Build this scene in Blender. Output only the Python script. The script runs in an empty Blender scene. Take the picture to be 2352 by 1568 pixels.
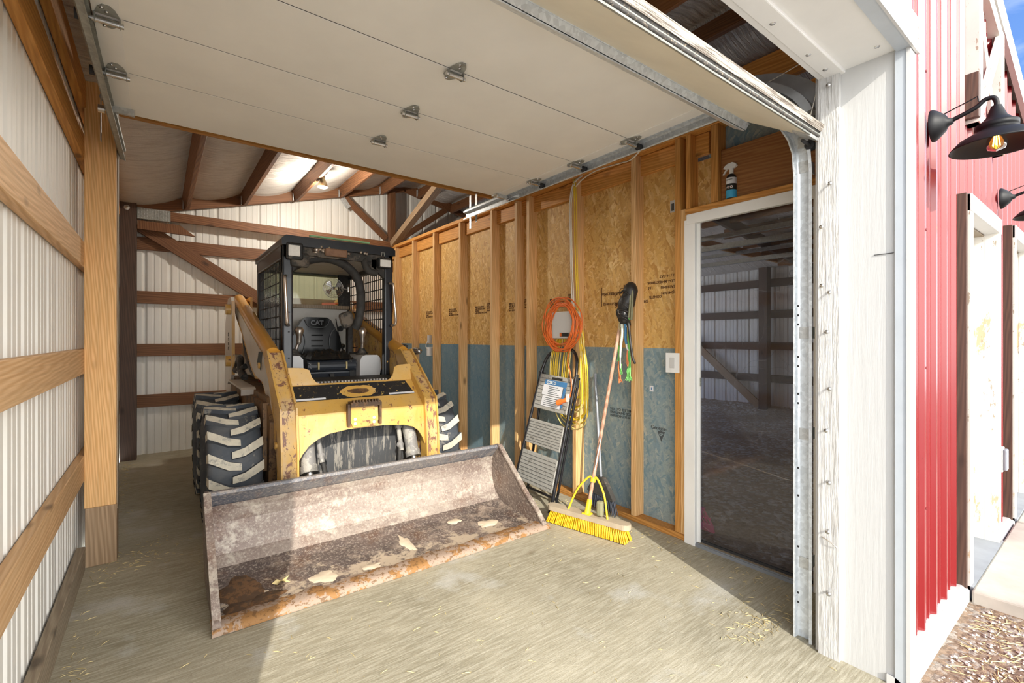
WORLD_S, SUN_S, BULB_S, EXPO = 1.9, 3.2, 40, 0.72
import bpy, math, random
from mathutils import Vector, Matrix, noise
R = random.Random(7)
SC = bpy.context.scene
COL = SC.collection
V = Vector

# ------------------------------------------------------------------ mesh builder
class MB:
    def __init__(s): s.v = []; s.f = []; s.m = []; s.sm = []
    def add(s, vs, fs, mi=0, sm=False):
        o = len(s.v); s.v += [tuple(p) for p in vs]
        for f in fs: s.f.append([i + o for i in f]); s.m.append(mi); s.sm.append(sm)
        return s
    def box(s, x0, x1, y0, y1, z0, z1, mi=0):
        vs = [(x, y, z) for x in (x0, x1) for y in (y0, y1) for z in (z0, z1)]
        return s.add(vs, [(0,1,3,2),(4,6,7,5),(0,4,5,1),(2,3,7,6),(0,2,6,4),(1,5,7,3)], mi)
    def obox(s, c, a, b, d, mi=0):
        c, a, b, d = V(c), V(a), V(b), V(d)
        vs = [c + a*i + b*j + d*k for i in (-1,1) for j in (-1,1) for k in (-1,1)]
        return s.add(vs, [(0,1,3,2),(4,6,7,5),(0,4,5,1),(2,3,7,6),(0,2,6,4),(1,5,7,3)], mi)
    def bar(s, p0, p1, w, t, up=(0,0,1), mi=0):
        p0, p1 = V(p0), V(p1); d = (p1-p0); L = d.length; d.normalize()
        a = d.cross(V(up))
        if a.length < 1e-4: a = d.cross(V((1,0,0)))
        a.normalize(); b = a.cross(d)
        return s.obox((p0+p1)/2, d*L/2, a*w/2, b*t/2, mi)
    def prism(s, poly, ax, a, b, mi=0, sm=False):
        n = len(poly)
        def P(p, q):
            return (q, p[0], p[1]) if ax == 'x' else (p[0], q, p[1]) if ax == 'y' else (p[0], p[1], q)
        vs = [P(p, a) for p in poly] + [P(p, b) for p in poly]
        s.add(vs, [[i for i in range(n)][::-1], [i+n for i in range(n)]], mi)
        return s.add(vs, [(i, (i+1) % n, (i+1) % n + n, i+n) for i in range(n)], mi, sm)
    def tube(s, pts, r, seg=8, mi=0, closed=False, caps=True):
        pts = [V(p) for p in pts]; n = len(pts); rs = r if isinstance(r, (list, tuple)) else [r]*n
        vs = []; up = None
        for i, p in enumerate(pts):
            a = pts[(i-1) % n] if (closed or i > 0) else p
            b = pts[(i+1) % n] if (closed or i < n-1) else p
            d = (b-a).normalized() if (b-a).length > 1e-9 else V((0,0,1))
            if up is None:
                up = d.cross(V((0,0,1)))
                if up.length < .05: up = d.cross(V((1,0,0)))
            up = (up - d*up.dot(d))
            if up.length < 1e-6: up = d.orthogonal()
            up.normalize(); w = d.cross(up)
            vs += [p + (up*math.cos(2*math.pi*k/seg) + w*math.sin(2*math.pi*k/seg))*rs[i] for k in range(seg)]
        fs = []
        for i in range(n if closed else n-1):
            j = (i+1) % n
            for k in range(seg):
                l = (k+1) % seg; fs.append((i*seg+k, i*seg+l, j*seg+l, j*seg+k))
        s.add(vs, fs, mi, True)
        if caps and not closed:
            s.add(vs[:seg], [tuple(range(seg))[::-1]], mi); s.add(vs[-seg:], [tuple(range(seg))], mi)
        return s
    def cyl(s, p0, p1, r, seg=16, mi=0, r1=None):
        return s.tube([p0, p1], [r, r if r1 is None else r1], seg, mi)
    def lathe(s, prof, o, ax, seg=24, mi=0, closed=False):
        o = V(o); ax = V(ax).normalized(); a = ax.orthogonal().normalized(); b = ax.cross(a); n = len(prof)
        vs = [o + ax*h + (a*math.cos(2*math.pi*k/seg) + b*math.sin(2*math.pi*k/seg))*r for r, h in prof for k in range(seg)]
        fs = []
        for i in range(n if closed else n-1):
            j = (i+1) % n
            for k in range(seg):
                l = (k+1) % seg; fs.append((i*seg+k, i*seg+l, j*seg+l, j*seg+k))
        return s.add(vs, fs, mi, True)
    def ribbed(s, P0, D, N, s0, s1, z0, z1, pitch, h, minor=.004, mi=0, phase=0.0, nz=1):
        P0, D, N = V(P0), V(D), V(N); pr = []; k = math.floor((s0-phase)/pitch)-1
        m = pitch/.2286
        while phase + k*pitch < s1:
            b = phase + k*pitch
            for q, d in ((0,0),(.018*m,1),(.034*m,1),(.052*m,0),(.098*m,0),(.102*m,2),(.112*m,2),(.116*m,0),(.163*m,0),(.167*m,2),(.177*m,2),(.181*m,0)):
                pr.append((b+q, 0 if d == 0 else h if d == 1 else minor))
            k += 1
        def off(t):
            for (a, da), (b, db) in zip(pr, pr[1:]):
                if a <= t <= b: return da + (db-da)*(t-a)/max(b-a, 1e-9)
            return 0
        ss = [(s0, off(s0))] + [q for q in pr if s0 < q[0] < s1] + [(s1, off(s1))]
        f = (lambda q: z1(q)) if callable(z1) else (lambda q: z1)
        vs = []
        for t, d in ss:
            p = P0 + D*t + N*d; za, zb = z0, f(t)
            for j in range(nz+1): vs.append((p.x, p.y, za + (zb-za)*j/nz))
        fs = [(i*(nz+1)+j, (i+1)*(nz+1)+j, (i+1)*(nz+1)+j+1, i*(nz+1)+j+1) for i in range(len(ss)-1) for j in range(nz)]
        return s.add(vs, fs, mi)
    def build(s, name, mats, parent=None, loc=None, bevel=0, **props):
        if not isinstance(mats, (list, tuple)): mats = [mats]
        if parent is not None: L = ORG[parent.name]
        elif loc is not None: L = V(loc)
        else:
            xs, ys, zs = zip(*s.v); L = V(((min(xs)+max(xs))/2, (min(ys)+max(ys))/2, min(zs)))
        me = bpy.data.meshes.new(name)
        me.from_pydata([tuple(V(p)-L) for p in s.v], [], s.f)
        for m in mats: me.materials.append(m)
        me.polygons.foreach_set('material_index', s.m); me.polygons.foreach_set('use_smooth', s.sm)
        me.update()
        o = bpy.data.objects.new(name, me); COL.objects.link(o)
        ORG[o.name] = L
        if parent is not None: o.parent = parent
        else: o.location = L
        if bevel:
            b = o.modifiers.new('bevel', 'BEVEL'); b.width = bevel; b.segments = 2; b.limit_method = 'ANGLE'; b.angle_limit = .6
        for k, v in props.items(): o[k] = v
        return o
ORG = {}
def thing(name, label, cat, loc, group=None):
    o = bpy.data.objects.new(name, None); COL.objects.link(o); o.location = loc; ORG[o.name] = V(loc)
    o.empty_display_size = .05
    o['label'] = label; o['category'] = cat
    if group: o['group'] = group
    return o
def P(label, cat, group=None):
    d = dict(label=label, category=cat)
    if group: d['group'] = group
    return d
ST = dict(kind='structure')
def lumber(name, p0, p1, w, t, wdir, mat, parent=None, **props):
    """a board whose local z runs along its length; w is its size along wdir"""
    p0, p1 = V(p0), V(p1); d = (p1-p0); L = d.length; d.normalize()
    x = V(wdir); x = (x - d*x.dot(d)).normalized(); y = d.cross(x)
    mb = MB().box(-w/2, w/2, -t/2, t/2, 0, L)
    me = bpy.data.meshes.new(name); me.from_pydata(mb.v, [], mb.f); me.materials.append(mat); me.update()
    o = bpy.data.objects.new(name, me); COL.objects.link(o)
    M = Matrix((( x.x, y.x, d.x, p0.x), (x.y, y.y, d.y, p0.y), (x.z, y.z, d.z, p0.z), (0,0,0,1)))
    ORG[o.name] = p0.copy()
    if parent is not None:
        o.parent = parent; M = Matrix.Translation(-ORG[parent.name]) @ M
    o.matrix_local = M
    b = o.modifiers.new('bevel', 'BEVEL'); b.width = .0025; b.segments = 1
    for k, v in props.items(): o[k] = v
    return o
def text(name, body, size, P0, X, Y, mat, parent=None, sx=1.0, align='LEFT', depth=.0006, bold=0, **props):
    cu = bpy.data.curves.new(name, 'FONT'); cu.body = body; cu.size = size; cu.extrude = depth; cu.align_x = align; cu.offset = bold
    cu.space_line = .95; cu.resolution_u = 3
    t = bpy.data.objects.new(name, cu); COL.objects.link(t)
    me = bpy.data.meshes.new_from_object(t); bpy.data.objects.remove(t); bpy.data.curves.remove(cu)
    me.materials.clear(); me.materials.append(mat)
    o = bpy.data.objects.new(name, me); COL.objects.link(o)
    X, Y = V(X).normalized(), V(Y).normalized(); N = X.cross(Y); X = X*sx; p = V(P0)
    if parent is not None: p = p - ORG[parent.name]; o.parent = parent
    o.matrix_local = Matrix(((X.x, Y.x, N.x, p.x), (X.y, Y.y, N.y, p.y), (X.z, Y.z, N.z, p.z), (0,0,0,1)))
    for k, v in props.items(): o[k] = v
    return o
def spline(pts, n=8, closed=False):
    pts = [V(p) for p in pts]; out = []; N = len(pts)
    for i in range(N if closed else N-1):
        g = lambda k: pts[k % N] if closed else pts[max(0, min(N-1, k))]
        a, b, c, d = g(i-1), g(i), g(i+1), g(i+2)
        for j in range(n):
            t = j/n
            out.append(.5*((2*b) + (c-a)*t + (2*a-5*b+4*c-d)*t*t + (3*b-a-3*c+d)*t**3))
    if not closed: out.append(pts[-1])
    return out

# ------------------------------------------------------------------ materials
def newmat(name):
    m = bpy.data.materials.new(name); m.use_nodes = True; nt = m.node_tree; nt.nodes.clear()
    out = nt.nodes.new('ShaderNodeOutputMaterial'); b = nt.nodes.new('ShaderNodeBsdfPrincipled')
    nt.links.new(b.outputs[0], out.inputs[0]); return m, nt, b
def nd(nt, t, **k):
    n = nt.nodes.new(t)
    for a, v in k.items():
        if a.startswith('i_'):
            key = a[2:]; key = int(key) if key.isdigit() else key.replace('_', ' ')
            n.inputs[key].default_value = v
        else: setattr(n, a, v)
    return n
def L(nt, a, b): nt.links.new(a, b)
def c4(c): return (c[0], c[1], c[2], 1)
def ramp(nt, fac, stops, interp='LINEAR'):
    r = nt.nodes.new('ShaderNodeValToRGB'); r.color_ramp.interpolation = interp
    el = r.color_ramp.elements
    while len(el) < len(stops): el.new(.5)
    for e, (p, c) in zip(el, stops): e.position = p; e.color = c4(c) if not isinstance(c, float) else (c, c, c, 1)
    L(nt, fac, r.inputs[0]); return r.outputs[0]
def mix(nt, f, a, b, mode='MIX'):
    m = nt.nodes.new('ShaderNodeMix'); m.data_type = 'RGBA'; m.blend_type = mode
    for sock, v in ((m.inputs[0], f), (m.inputs[6], a), (m.inputs[7], b)):
        if hasattr(v, 'links'): L(nt, v, sock)
        elif isinstance(v, (int, float)): sock.default_value = v
        else: sock.default_value = c4(v)
    return m.outputs[2]
def coords(nt, scale=(1,1,1), kind='Object', rand=False, rot=(0,0,0), tex=False):
    tc = nt.nodes.new('ShaderNodeTexCoord'); mp = nt.nodes.new('ShaderNodeMapping')
    if tex: mp.vector_type = 'TEXTURE'
    mp.inputs['Scale'].default_value = scale; mp.inputs['Rotation'].default_value = rot
    src = tc.outputs[kind]
    if rand:
        oi = nt.nodes.new('ShaderNodeObjectInfo'); ml = nt.nodes.new('ShaderNodeVectorMath'); ml.operation = 'MULTIPLY_ADD'
        cb = nt.nodes.new('ShaderNodeCombineXYZ')
        for i in range(3): L(nt, oi.outputs['Random'], cb.inputs[i])
        ml.inputs[1].default_value = (37.1, 17.3, 53.7); L(nt, cb.outputs[0], ml.inputs[0]); L(nt, src, ml.inputs[2]); src = ml.outputs[0]
    L(nt, src, mp.inputs[0]); return mp.outputs[0]
def noi(nt, vec, scale, detail=4, rough=.55, dist=0.0):
    n = nd(nt, 'ShaderNodeTexNoise'); n.inputs['Scale'].default_value = scale; n.inputs['Detail'].default_value = detail
    n.inputs['Roughness'].default_value = rough; n.inputs['Distortion'].default_value = dist
    L(nt, vec, n.inputs['Vector']); return n.outputs['Fac']
def bump(nt, b, h, strength=.3, dist=.01):
    n = nt.nodes.new('ShaderNodeBump'); n.inputs['Strength'].default_value = strength; n.inputs['Distance'].default_value = dist
    L(nt, h, n.inputs['Height']); L(nt, n.outputs[0], b.inputs['Normal'])
def flat(name, col, rough=.6, metal=0.0, var=.12, scale=9, bmp=.1, spec=None, dirt=None):
    m, nt, b = newmat(name); v = coords(nt)
    n = noi(nt, v, scale, 5)
    base = mix(nt, ramp(nt, n, [(.3, 0.0), (.7, 1.0)]), tuple(x*(1-var) for x in col), tuple(min(1, x*(1+var)) for x in col))
    if dirt:
        n2 = noi(nt, v, dirt[1], 6, .7)
        base = mix(nt, ramp(nt, n2, [(dirt[2], 0.0), (dirt[2]+.1, 1.0)]), base, dirt[0])
    L(nt, base, b.inputs['Base Color']); b.inputs['Roughness'].default_value = rough; b.inputs['Metallic'].default_value = metal
    if spec is not None: b.inputs['Specular IOR Level'].default_value = spec
    if bmp: bump(nt, b, n, bmp, .004)
    return m
def wood(name, c1, c2, c3, rough=.62, grain=1.0, knots=True, val=.12):
    m, nt, b = newmat(name)
    v = coords(nt, (1, 1, .07), rand=True)
    n1 = noi(nt, v, 5, 2, .5)
    w = nd(nt, 'ShaderNodeTexWave'); w.bands_direction = 'DIAGONAL'; w.inputs['Scale'].default_value = 30*grain
    w.inputs['Distortion'].default_value = 7; w.inputs['Detail'].default_value = 2; w.inputs['Detail Scale'].default_value = .8
    L(nt, v, w.inputs['Vector'])
    v2 = coords(nt, (1, 1, .02), rand=True); n2 = noi(nt, v2, 130, 3)
    col = mix(nt, ramp(nt, w.outputs['Fac'], [(.05, 0.0), (.95, 1.0)]), c1, c2)
    col = mix(nt, ramp(nt, n1, [(.42, 0.0), (.75, .7)]), col, c3)
    col = mix(nt, ramp(nt, n2, [(.35, .35), (.6, 0.0)]), col, tuple(x*.6 for x in c2))
    if knots:
        vk = coords(nt, (5, 5, 2.2), rand=True); vo = nd(nt, 'ShaderNodeTexVoronoi'); vo.inputs['Scale'].default_value = 1.0
        L(nt, vk, vo.inputs['Vector'])
        col = mix(nt, ramp(nt, vo.outputs['Distance'], [(.05, .85), (.13, 0.0)]), col, tuple(x*.35 for x in c2))
    oi = nt.nodes.new('ShaderNodeObjectInfo')
    hs = nt.nodes.new('ShaderNodeHueSaturation')
    mr = nd(nt, 'ShaderNodeMapRange'); mr.inputs[3].default_value = 1-val; mr.inputs[4].default_value = 1+val
    L(nt, oi.outputs['Random'], mr.inputs[0]); L(nt, mr.outputs[0], hs.inputs['Value']); L(nt, col, hs.inputs['Color'])
    L(nt, hs.outputs[0], b.inputs['Base Color']); b.inputs['Roughness'].default_value = rough
    bump(nt, b, n2, .18, .003)
    return m
def osb(name, cols, dark, big=None):
    m, nt, b = newmat(name)
    col = None; hs = []
    for k, (ang, sc) in enumerate(((.35, 1.0), (1.9, .9), (-.7, 1.1), (1.25, .8))):
        v = coords(nt, (1, 1/(17*sc), 1/(60*sc)), rot=(ang, 0, 0), tex=True)
        vo = nd(nt, 'ShaderNodeTexVoronoi'); vo.inputs['Scale'].default_value = 1.0
        nz = nd(nt, 'ShaderNodeTexNoise'); nz.inputs['Scale'].default_value = 3
        L(nt, v, nz.inputs['Vector'])
        ad = nt.nodes.new('ShaderNodeVectorMath'); ad.operation = 'MULTIPLY_ADD'; ad.inputs[1].default_value = (0, .5, .5)
        L(nt, nz.outputs['Color'], ad.inputs[0]); L(nt, v, ad.inputs[2]); L(nt, ad.outputs[0], vo.inputs['Vector'])
        sep = nt.nodes.new('ShaderNodeSeparateColor'); L(nt, vo.outputs['Color'], sep.inputs[0])
        cc = ramp(nt, sep.outputs[0], [(i/(len(cols)), c) for i, c in enumerate(cols)] + [(.93, cols[1]), (1.0, tuple(.55*a_+.45*b_ for a_, b_ in zip(cols[0], dark)))])
        if col is None: col = cc
        else: col = mix(nt, ramp(nt, sep.outputs[1], [(.55, 0.0), (.6, 1.0)]), col, cc)
        hs.append(sep.outputs[1])
    v = coords(nt, (1, 1, 1)); n = noi(nt, v, 90, 4, .7); n2 = noi(nt, v, 2.2, 3)
    col = mix(nt, ramp(nt, n, [(.3, .45), (.5, 0.0)]), col, dark)
    col = mix(nt, ramp(nt, n2, [(.40, .0), (.62, .25)]), col, big or tuple(x*.8 for x in cols[0]))
    if big:
        tc = nt.nodes.new('ShaderNodeTexCoord'); sx = nt.nodes.new('ShaderNodeSeparateXYZ'); L(nt, tc.outputs['Object'], sx.inputs[0])
        mr = nd(nt, 'ShaderNodeMapRange'); mr.inputs[1].default_value = 2.8; mr.inputs[2].default_value = 4.3; mr.inputs[3].default_value = .12; mr.inputs[4].default_value = .6
        L(nt, sx.outputs[1], mr.inputs[0]); col = mix(nt, mr.outputs[0], col, big)
    L(nt, col, b.inputs['Base Color']); b.inputs['Roughness'].default_value = .6
    bump(nt, b, hs[1], .15, .002)
    return m
def concrete():
    m, nt, b = newmat('brushed_concrete')
    v = coords(nt, (1, 1, 1)); vs = coords(nt, (1.2, 14, 1), rot=(0, 0, -.12))
    a = noi(nt, v, 1.3, 6, .6, .6); br = noi(nt, vs, 7, 5, .65); fine = noi(nt, v, 160, 3, .7); pat = noi(nt, v, 3.1, 5, .6)
    col = mix(nt, ramp(nt, a, [(.3, 0.0), (.68, 1.0)]), (.25, .225, .155), (.43, .39, .285))
    col = mix(nt, ramp(nt, br, [(.42, .0), (.70, .65)]), col, (.60, .56, .45))
    col = mix(nt, ramp(nt, pat, [(.58, 0.0), (.70, .55)]), col, (.55, .55, .52))
    col = mix(nt, ramp(nt, fine, [(.3, .35), (.5, 0.0)]), col, (.17, .14, .09))
    sp = noi(nt, v, 2.3, 7, .75, .4)
    col = mix(nt, ramp(nt, sp, [(.66, 0.0), (.72, .7)]), col, (.19, .15, .09))
    L(nt, col, b.inputs['Base Color']); b.inputs['Roughness'].default_value = .88
    ad = nt.nodes.new('ShaderNodeMath'); ad.operation = 'ADD'; L(nt, br, ad.inputs[0]); L(nt, fine, ad.inputs[1])
    bump(nt, b, ad.outputs[0], .35, .004); return m
def ground(name, c1, c2, c3, sc=1.0):
    m, nt, b = newmat(name); v = coords(nt)
    a = noi(nt, v, 1.1*sc, 6, .65); f = noi(nt, v, 45*sc, 5, .75)
    vo = nd(nt, 'ShaderNodeTexVoronoi'); vo.inputs['Scale'].default_value = 38*sc; L(nt, v, vo.inputs['Vector'])
    sep = nt.nodes.new('ShaderNodeSeparateColor'); L(nt, vo.outputs['Color'], sep.inputs[0])
    col = mix(nt, ramp(nt, a, [(.35, 0.0), (.65, 1.0)]), c1, c2)
    st = ramp(nt, sep.outputs[0], [(.62, 0.0), (.66, 1.0)])
    mm = nt.nodes.new('ShaderNodeMath'); mm.operation = 'MULTIPLY'; L(nt, st, mm.inputs[0]); L(nt, ramp(nt, a, [(.40, .1), (.52, 1.0)]), mm.inputs[1])
    col = mix(nt, mm.outputs[0], col, c3)
    col = mix(nt, ramp(nt, f, [(.35, .6), (.55, 0.0)]), col, tuple(x*.4 for x in c1))
    L(nt, col, b.inputs['Base Color']); b.inputs['Roughness'].default_value = .95
    ad = nt.nodes.new('ShaderNodeMath'); ad.operation = 'SUBTRACT'; L(nt, f, ad.inputs[0]); L(nt, vo.outputs['Distance'], ad.inputs[1])
    bump(nt, b, ad.outputs[0], .8, .02); return m
def galv(name, col=(.55, .56, .55), rough=.42, metal=.45):
    m, nt, b = newmat(name); v = coords(nt)
    vo = nd(nt, 'ShaderNodeTexVoronoi'); vo.inputs['Scale'].default_value = 70; L(nt, v, vo.inputs['Vector'])
    sep = nt.nodes.new('ShaderNodeSeparateColor'); L(nt, vo.outputs['Color'], sep.inputs[0])
    n = noi(nt, v, 12, 4)
    c = mix(nt, sep.outputs[0], tuple(x*.85 for x in col), tuple(min(1, x*1.15) for x in col))
    c = mix(nt, ramp(nt, n, [(.5, 0.0), (.8, .5)]), c, tuple(x*.6 for x in col))
    L(nt, c, b.inputs['Base Color']); b.inputs['Metallic'].default_value = metal; b.inputs['Roughness'].default_value = rough
    return m
def sheet(name, col, rough, streak=(.5, .45, .35), amt=.25, spec=.5, coat=0.0):
    m, nt, b = newmat(name); v = coords(nt, (1, 1, .06)); v1 = coords(nt)
    n = noi(nt, v, 22, 5, .7); n1 = noi(nt, v1, 2.0, 4); sp = noi(nt, v1, 55, 2, .5)
    c = mix(nt, ramp(nt, n, [(.45, 0.0), (.8, amt)]), col, streak)
    c = mix(nt, ramp(nt, n1, [(.35, 0.0), (.75, amt)]), c, streak)
    c = mix(nt, ramp(nt, sp, [(.76, 0.0), (.8, min(1, amt*2.5))]), c, tuple(x*.3 for x in streak))
    L(nt, c, b.inputs['Base Color']); b.inputs['Roughness'].default_value = rough; b.inputs['Specular IOR Level'].default_value = spec
    b.inputs['Coat Weight'].default_value = coat; b.inputs['Coat Roughness'].default_value = .12
    return m
def worn(name, col, rust, scale, th, rough=.5, dust=None, metal=0.0, stretch=(1,1,1), coat=0.0):
    """paint that is scraped through to rust in patches"""
    m, nt, b = newmat(name); v = coords(nt, stretch); v1 = coords(nt)
    n = noi(nt, v, scale, 8, .72, .3); n2 = noi(nt, v1, 3, 5, .6); sc2 = noi(nt, v, scale*3.3, 5, .7)
    c = mix(nt, ramp(nt, n2, [(.3, 0.0), (.7, 1.0)]), tuple(x*.88 for x in col), tuple(min(1, x*1.1) for x in col))
    if dust: c = mix(nt, ramp(nt, noi(nt, v1, 5, 6, .65), [(.45, 0.0), (.7, dust[3] if len(dust) > 3 else .5)]), c, dust[:3])
    c = mix(nt, ramp(nt, n, [(th, 0.0), (th+.03, 1.0)]), c, rust)
    c = mix(nt, ramp(nt, sc2, [(th+.05, 0.0), (th+.08, .8)]), c, tuple(x*.5 for x in rust))
    L(nt, c, b.inputs['Base Color']); b.inputs['Roughness'].default_value = rough; b.inputs['Metallic'].default_value = metal
    b.inputs['Coat Weight'].default_value = coat
    bump(nt, b, n, .15, .003); return m
def bucketmat(name, c1, c2, c3, c4_, th=.52):
    m, nt, b = newmat(name); v = coords(nt); vx = coords(nt, (.5, 1, 1))
    big = noi(nt, vx, 2.6, 7, .62, .5); mid = noi(nt, v, 9, 6, .7, .2); fine = noi(nt, v, 75, 4, .75)
    sep = nt.nodes.new('ShaderNodeSeparateXYZ'); tc = nt.nodes.new('ShaderNodeTexCoord'); L(nt, tc.outputs['Object'], sep.inputs[0])
    c = mix(nt, ramp(nt, big, [(.38, 0.0), (.6, 1.0)]), c1, c2)
    c = mix(nt, ramp(nt, mid, [(th, 0.0), (th+.12, .8)]), c, c3)
    c = mix(nt, ramp(nt, noi(nt, v, 5.2, 6, .7), [(.52, 0.0), (.68, .75)]), c, c4_)
    c = mix(nt, ramp(nt, fine, [(.52, 0.0), (.62, .55)]), c, (.55, .48, .40))
    c = mix(nt, ramp(nt, fine, [(.3, .6), (.42, 0.0)]), c, (.05, .04, .04))
    if 'floor' in name:                      # sand that collects toward the cutting edge
        mr = nd(nt, 'ShaderNodeMapRange'); mr.inputs[1].default_value = -1.35; mr.inputs[2].default_value = -1.80; mr.inputs[3].default_value = -.06; mr.inputs[4].default_value = .16
        L(nt, sep.outputs[1], mr.inputs[0]); am = nt.nodes.new('ShaderNodeMath'); am.operation = 'ADD'; L(nt, mr.outputs[0], am.inputs[0]); L(nt, noi(nt, v, 6.5, 8, .75, .3), am.inputs[1])
        c = mix(nt, ramp(nt, am.outputs[0], [(.56, 0.0), (.62, .9)]), c, (.52, .42, .31))
    L(nt, c, b.inputs['Base Color']); b.inputs['Roughness'].default_value = .55; b.inputs['Metallic'].default_value = .15
    bump(nt, b, mid, .35, .006); return m
def emit(name, col, s):
    m, nt, b = newmat(name); b.inputs['Base Color'].default_value = c4(col); b.inputs['Emission Color'].default_value = c4(col); b.inputs['Emission Strength'].default_value = s; return m
def glass(name, tint=(1,1,1), haze=.12, rough=.05, scr=True, hc=(.6,.6,.65)):
    """dusty pane: mostly see-through, a little reflection, dust and scratches that catch the light"""
    m = bpy.data.materials.new(name); m.use_nodes = True; nt = m.node_tree; nt.nodes.clear()
    out = nt.nodes.new('ShaderNodeOutputMaterial')
    tr = nd(nt, 'ShaderNodeBsdfTransparent'); tr.inputs[0].default_value = c4(tint)
    gl = nd(nt, 'ShaderNodeBsdfGlossy'); gl.inputs['Roughness'].default_value = rough
    fr = nd(nt, 'ShaderNodeFresnel'); fr.inputs[0].default_value = 1.45
    m1 = nt.nodes.new('ShaderNodeMixShader'); L(nt, fr.outputs[0], m1.inputs[0]); L(nt, tr.outputs[0], m1.inputs[1]); L(nt, gl.outputs[0], m1.inputs[2])
    df = nd(nt, 'ShaderNodeBsdfDiffuse'); df.inputs[0].default_value = c4(hc)
    m2 = nt.nodes.new('ShaderNodeMixShader'); L(nt, m1.outputs[0], m2.inputs[1]); L(nt, df.outputs[0], m2.inputs[2])
    if scr:
        v = coords(nt, (1, 1, 1)); n0 = nd(nt, 'ShaderNodeTexNoise'); n0.inputs['Scale'].default_value = 2; L(nt, v, n0.inputs['Vector'])
        ad = nt.nodes.new('ShaderNodeVectorMath'); ad.operation = 'MULTIPLY_ADD'; ad.inputs[1].default_value = (.6, .6, .6)
        L(nt, n0.outputs['Color'], ad.inputs[0]); L(nt, v, ad.inputs[2])
        vo = nd(nt, 'ShaderNodeTexVoronoi'); vo.feature = 'DISTANCE_TO_EDGE'; vo.inputs['Scale'].default_value = 7; L(nt, ad.outputs[0], vo.inputs['Vector'])
        n = noi(nt, v, 3, 4)
        a = ramp(nt, vo.outputs['Distance'], [(.0, .3), (.006, 0.0)])
        mm = nt.nodes.new('ShaderNodeMath'); mm.operation = 'MULTIPLY'; L(nt, a, mm.inputs[0]); L(nt, ramp(nt, n, [(.45, 0.0), (.6, 1.0)]), mm.inputs[1])
        ad2 = nt.nodes.new('ShaderNodeMath'); ad2.operation = 'ADD'; ad2.inputs[1].default_value = haze; L(nt, mm.outputs[0], ad2.inputs[0]); L(nt, ad2.outputs[0], m2.inputs[0])
    else: m2.inputs[0].default_value = haze
    L(nt, m2.outputs[0], out.inputs[0]); return m

M = {}
M['pine'] = wood('pine_light', (.80, .50, .23), (.64, .35, .12), (.82, .56, .29))
M['pine_or'] = wood('pine_orange', (.68, .33, .085), (.50, .21, .04), (.60, .29, .07))  # orange tone of shaded, warmly lit lumber put into the colour
M['pine_left'] = wood('pine_girt', (.70, .45, .24), (.57, .33, .15), (.66, .45, .25))
M['post'] = wood('fir_post', (.82, .51, .23), (.68, .37, .13), (.78, .48, .22), grain=1.6)
M['treated'] = wood('treated_post', (.44, .30, .18), (.31, .20, .11), (.38, .27, .17), knots=True)
M['brown'] = wood('truss_wood', (.23, .10, .04), (.14, .055, .02), (.20, .09, .04))
M['darkwood'] = wood('dark_wood', (.10, .055, .035), (.06, .033, .022), (.10, .06, .045))
M['weathered'] = wood('weathered_board', (.36, .29, .20), (.24, .18, .12), (.34, .28, .21))
M['osb_y'] = osb('osb_sheathing', [(.66, .39, .12), (.76, .48, .16), (.50, .25, .06), (.86, .62, .28), (.60, .33, .09)], (.38, .18, .045))
M['osb_b'] = osb('osb_treated', [(.27, .34, .34), (.34, .39, .35), (.17, .26, .30), (.46, .47, .40), (.22, .30, .33)], (.10, .14, .15), (.085, .20, .30))
M['ply'] = wood('plywood_header', (.40, .175, .055), (.30, .115, .03), (.36, .16, .05), knots=False)
M['concrete'] = concrete()
M['pad'] = flat('pad_concrete', (.42, .39, .335), .9, var=.15, scale=6, bmp=.2)
M['bounce_slab'] = flat('bounce_slab_concrete', (.62, .60, .55), .9, var=.1, scale=4)
M['gravel'] = ground('gravel_straw', (.27, .18, .115), (.34, .245, .165), (.42, .37, .31))
M['dirt'] = ground('barn_dirt', (.46, .35, .24), (.60, .49, .36), (.82, .77, .70), .8)
M['white_sheet'] = sheet('white_sheet', (.82, .81, .77), .45, (.62, .54, .42), .22)
M['red_sheet'] = sheet('red_sheet', (.19, .011, .013), .27, (.22, .03, .03), .2, .5, .1)
M['insul'] = None
M['trim'] = flat('white_trim', (.57, .565, .55), .5, var=.03, scale=4, bmp=.03)
M['trim_lightened'] = flat('white_trim_lightened', (.84, .83, .80), .5, var=.04, scale=4, bmp=.03)  # white trim paint lightened to offset shade on header and indoor parts
M['trim_gray'] = flat('grey_flashing', (.50, .54, .58), .35, .1, var=.05)
M['galv'] = galv('galvanized'); M['galv_d'] = galv('galvanized_dull', (.36, .37, .34), .5); M['galv_b'] = galv('galvanized_bright', (.66, .70, .73), .33, .3)
M['door_panel'] = flat('door_panel', (.87, .85, .80), .55, var=.04, scale=3, bmp=.05, dirt=((.45, .36, .24), 40, .74))
M['door_lit'] = flat('door_panel_lit', (.82, .77, .64), .55, var=.05, scale=5, bmp=.05)  # door panel colour warmed: light on the bottom section is painted in
M['seal'] = flat('rubber_seal', (.06, .055, .05), .8, var=.4, scale=60, bmp=.5, dirt=((.35, .28, .2), 90, .56))
M['skin'] = None
M['dark'] = flat('dark_gap', (.03, .03, .032), .8)
M['yellow'] = worn('loader_yellow', (.64, .375, .085), (.20, .085, .045), 16, .60, .42, dust=(.60, .42, .20, .6), coat=.15)
M['yellow_rust'] = worn('loader_yellow_worn', (.68, .42, .12), (.23, .11, .075), 17, .545, .5, dust=(.55, .42, .28, .8), stretch=(1, 1, .5))
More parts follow.
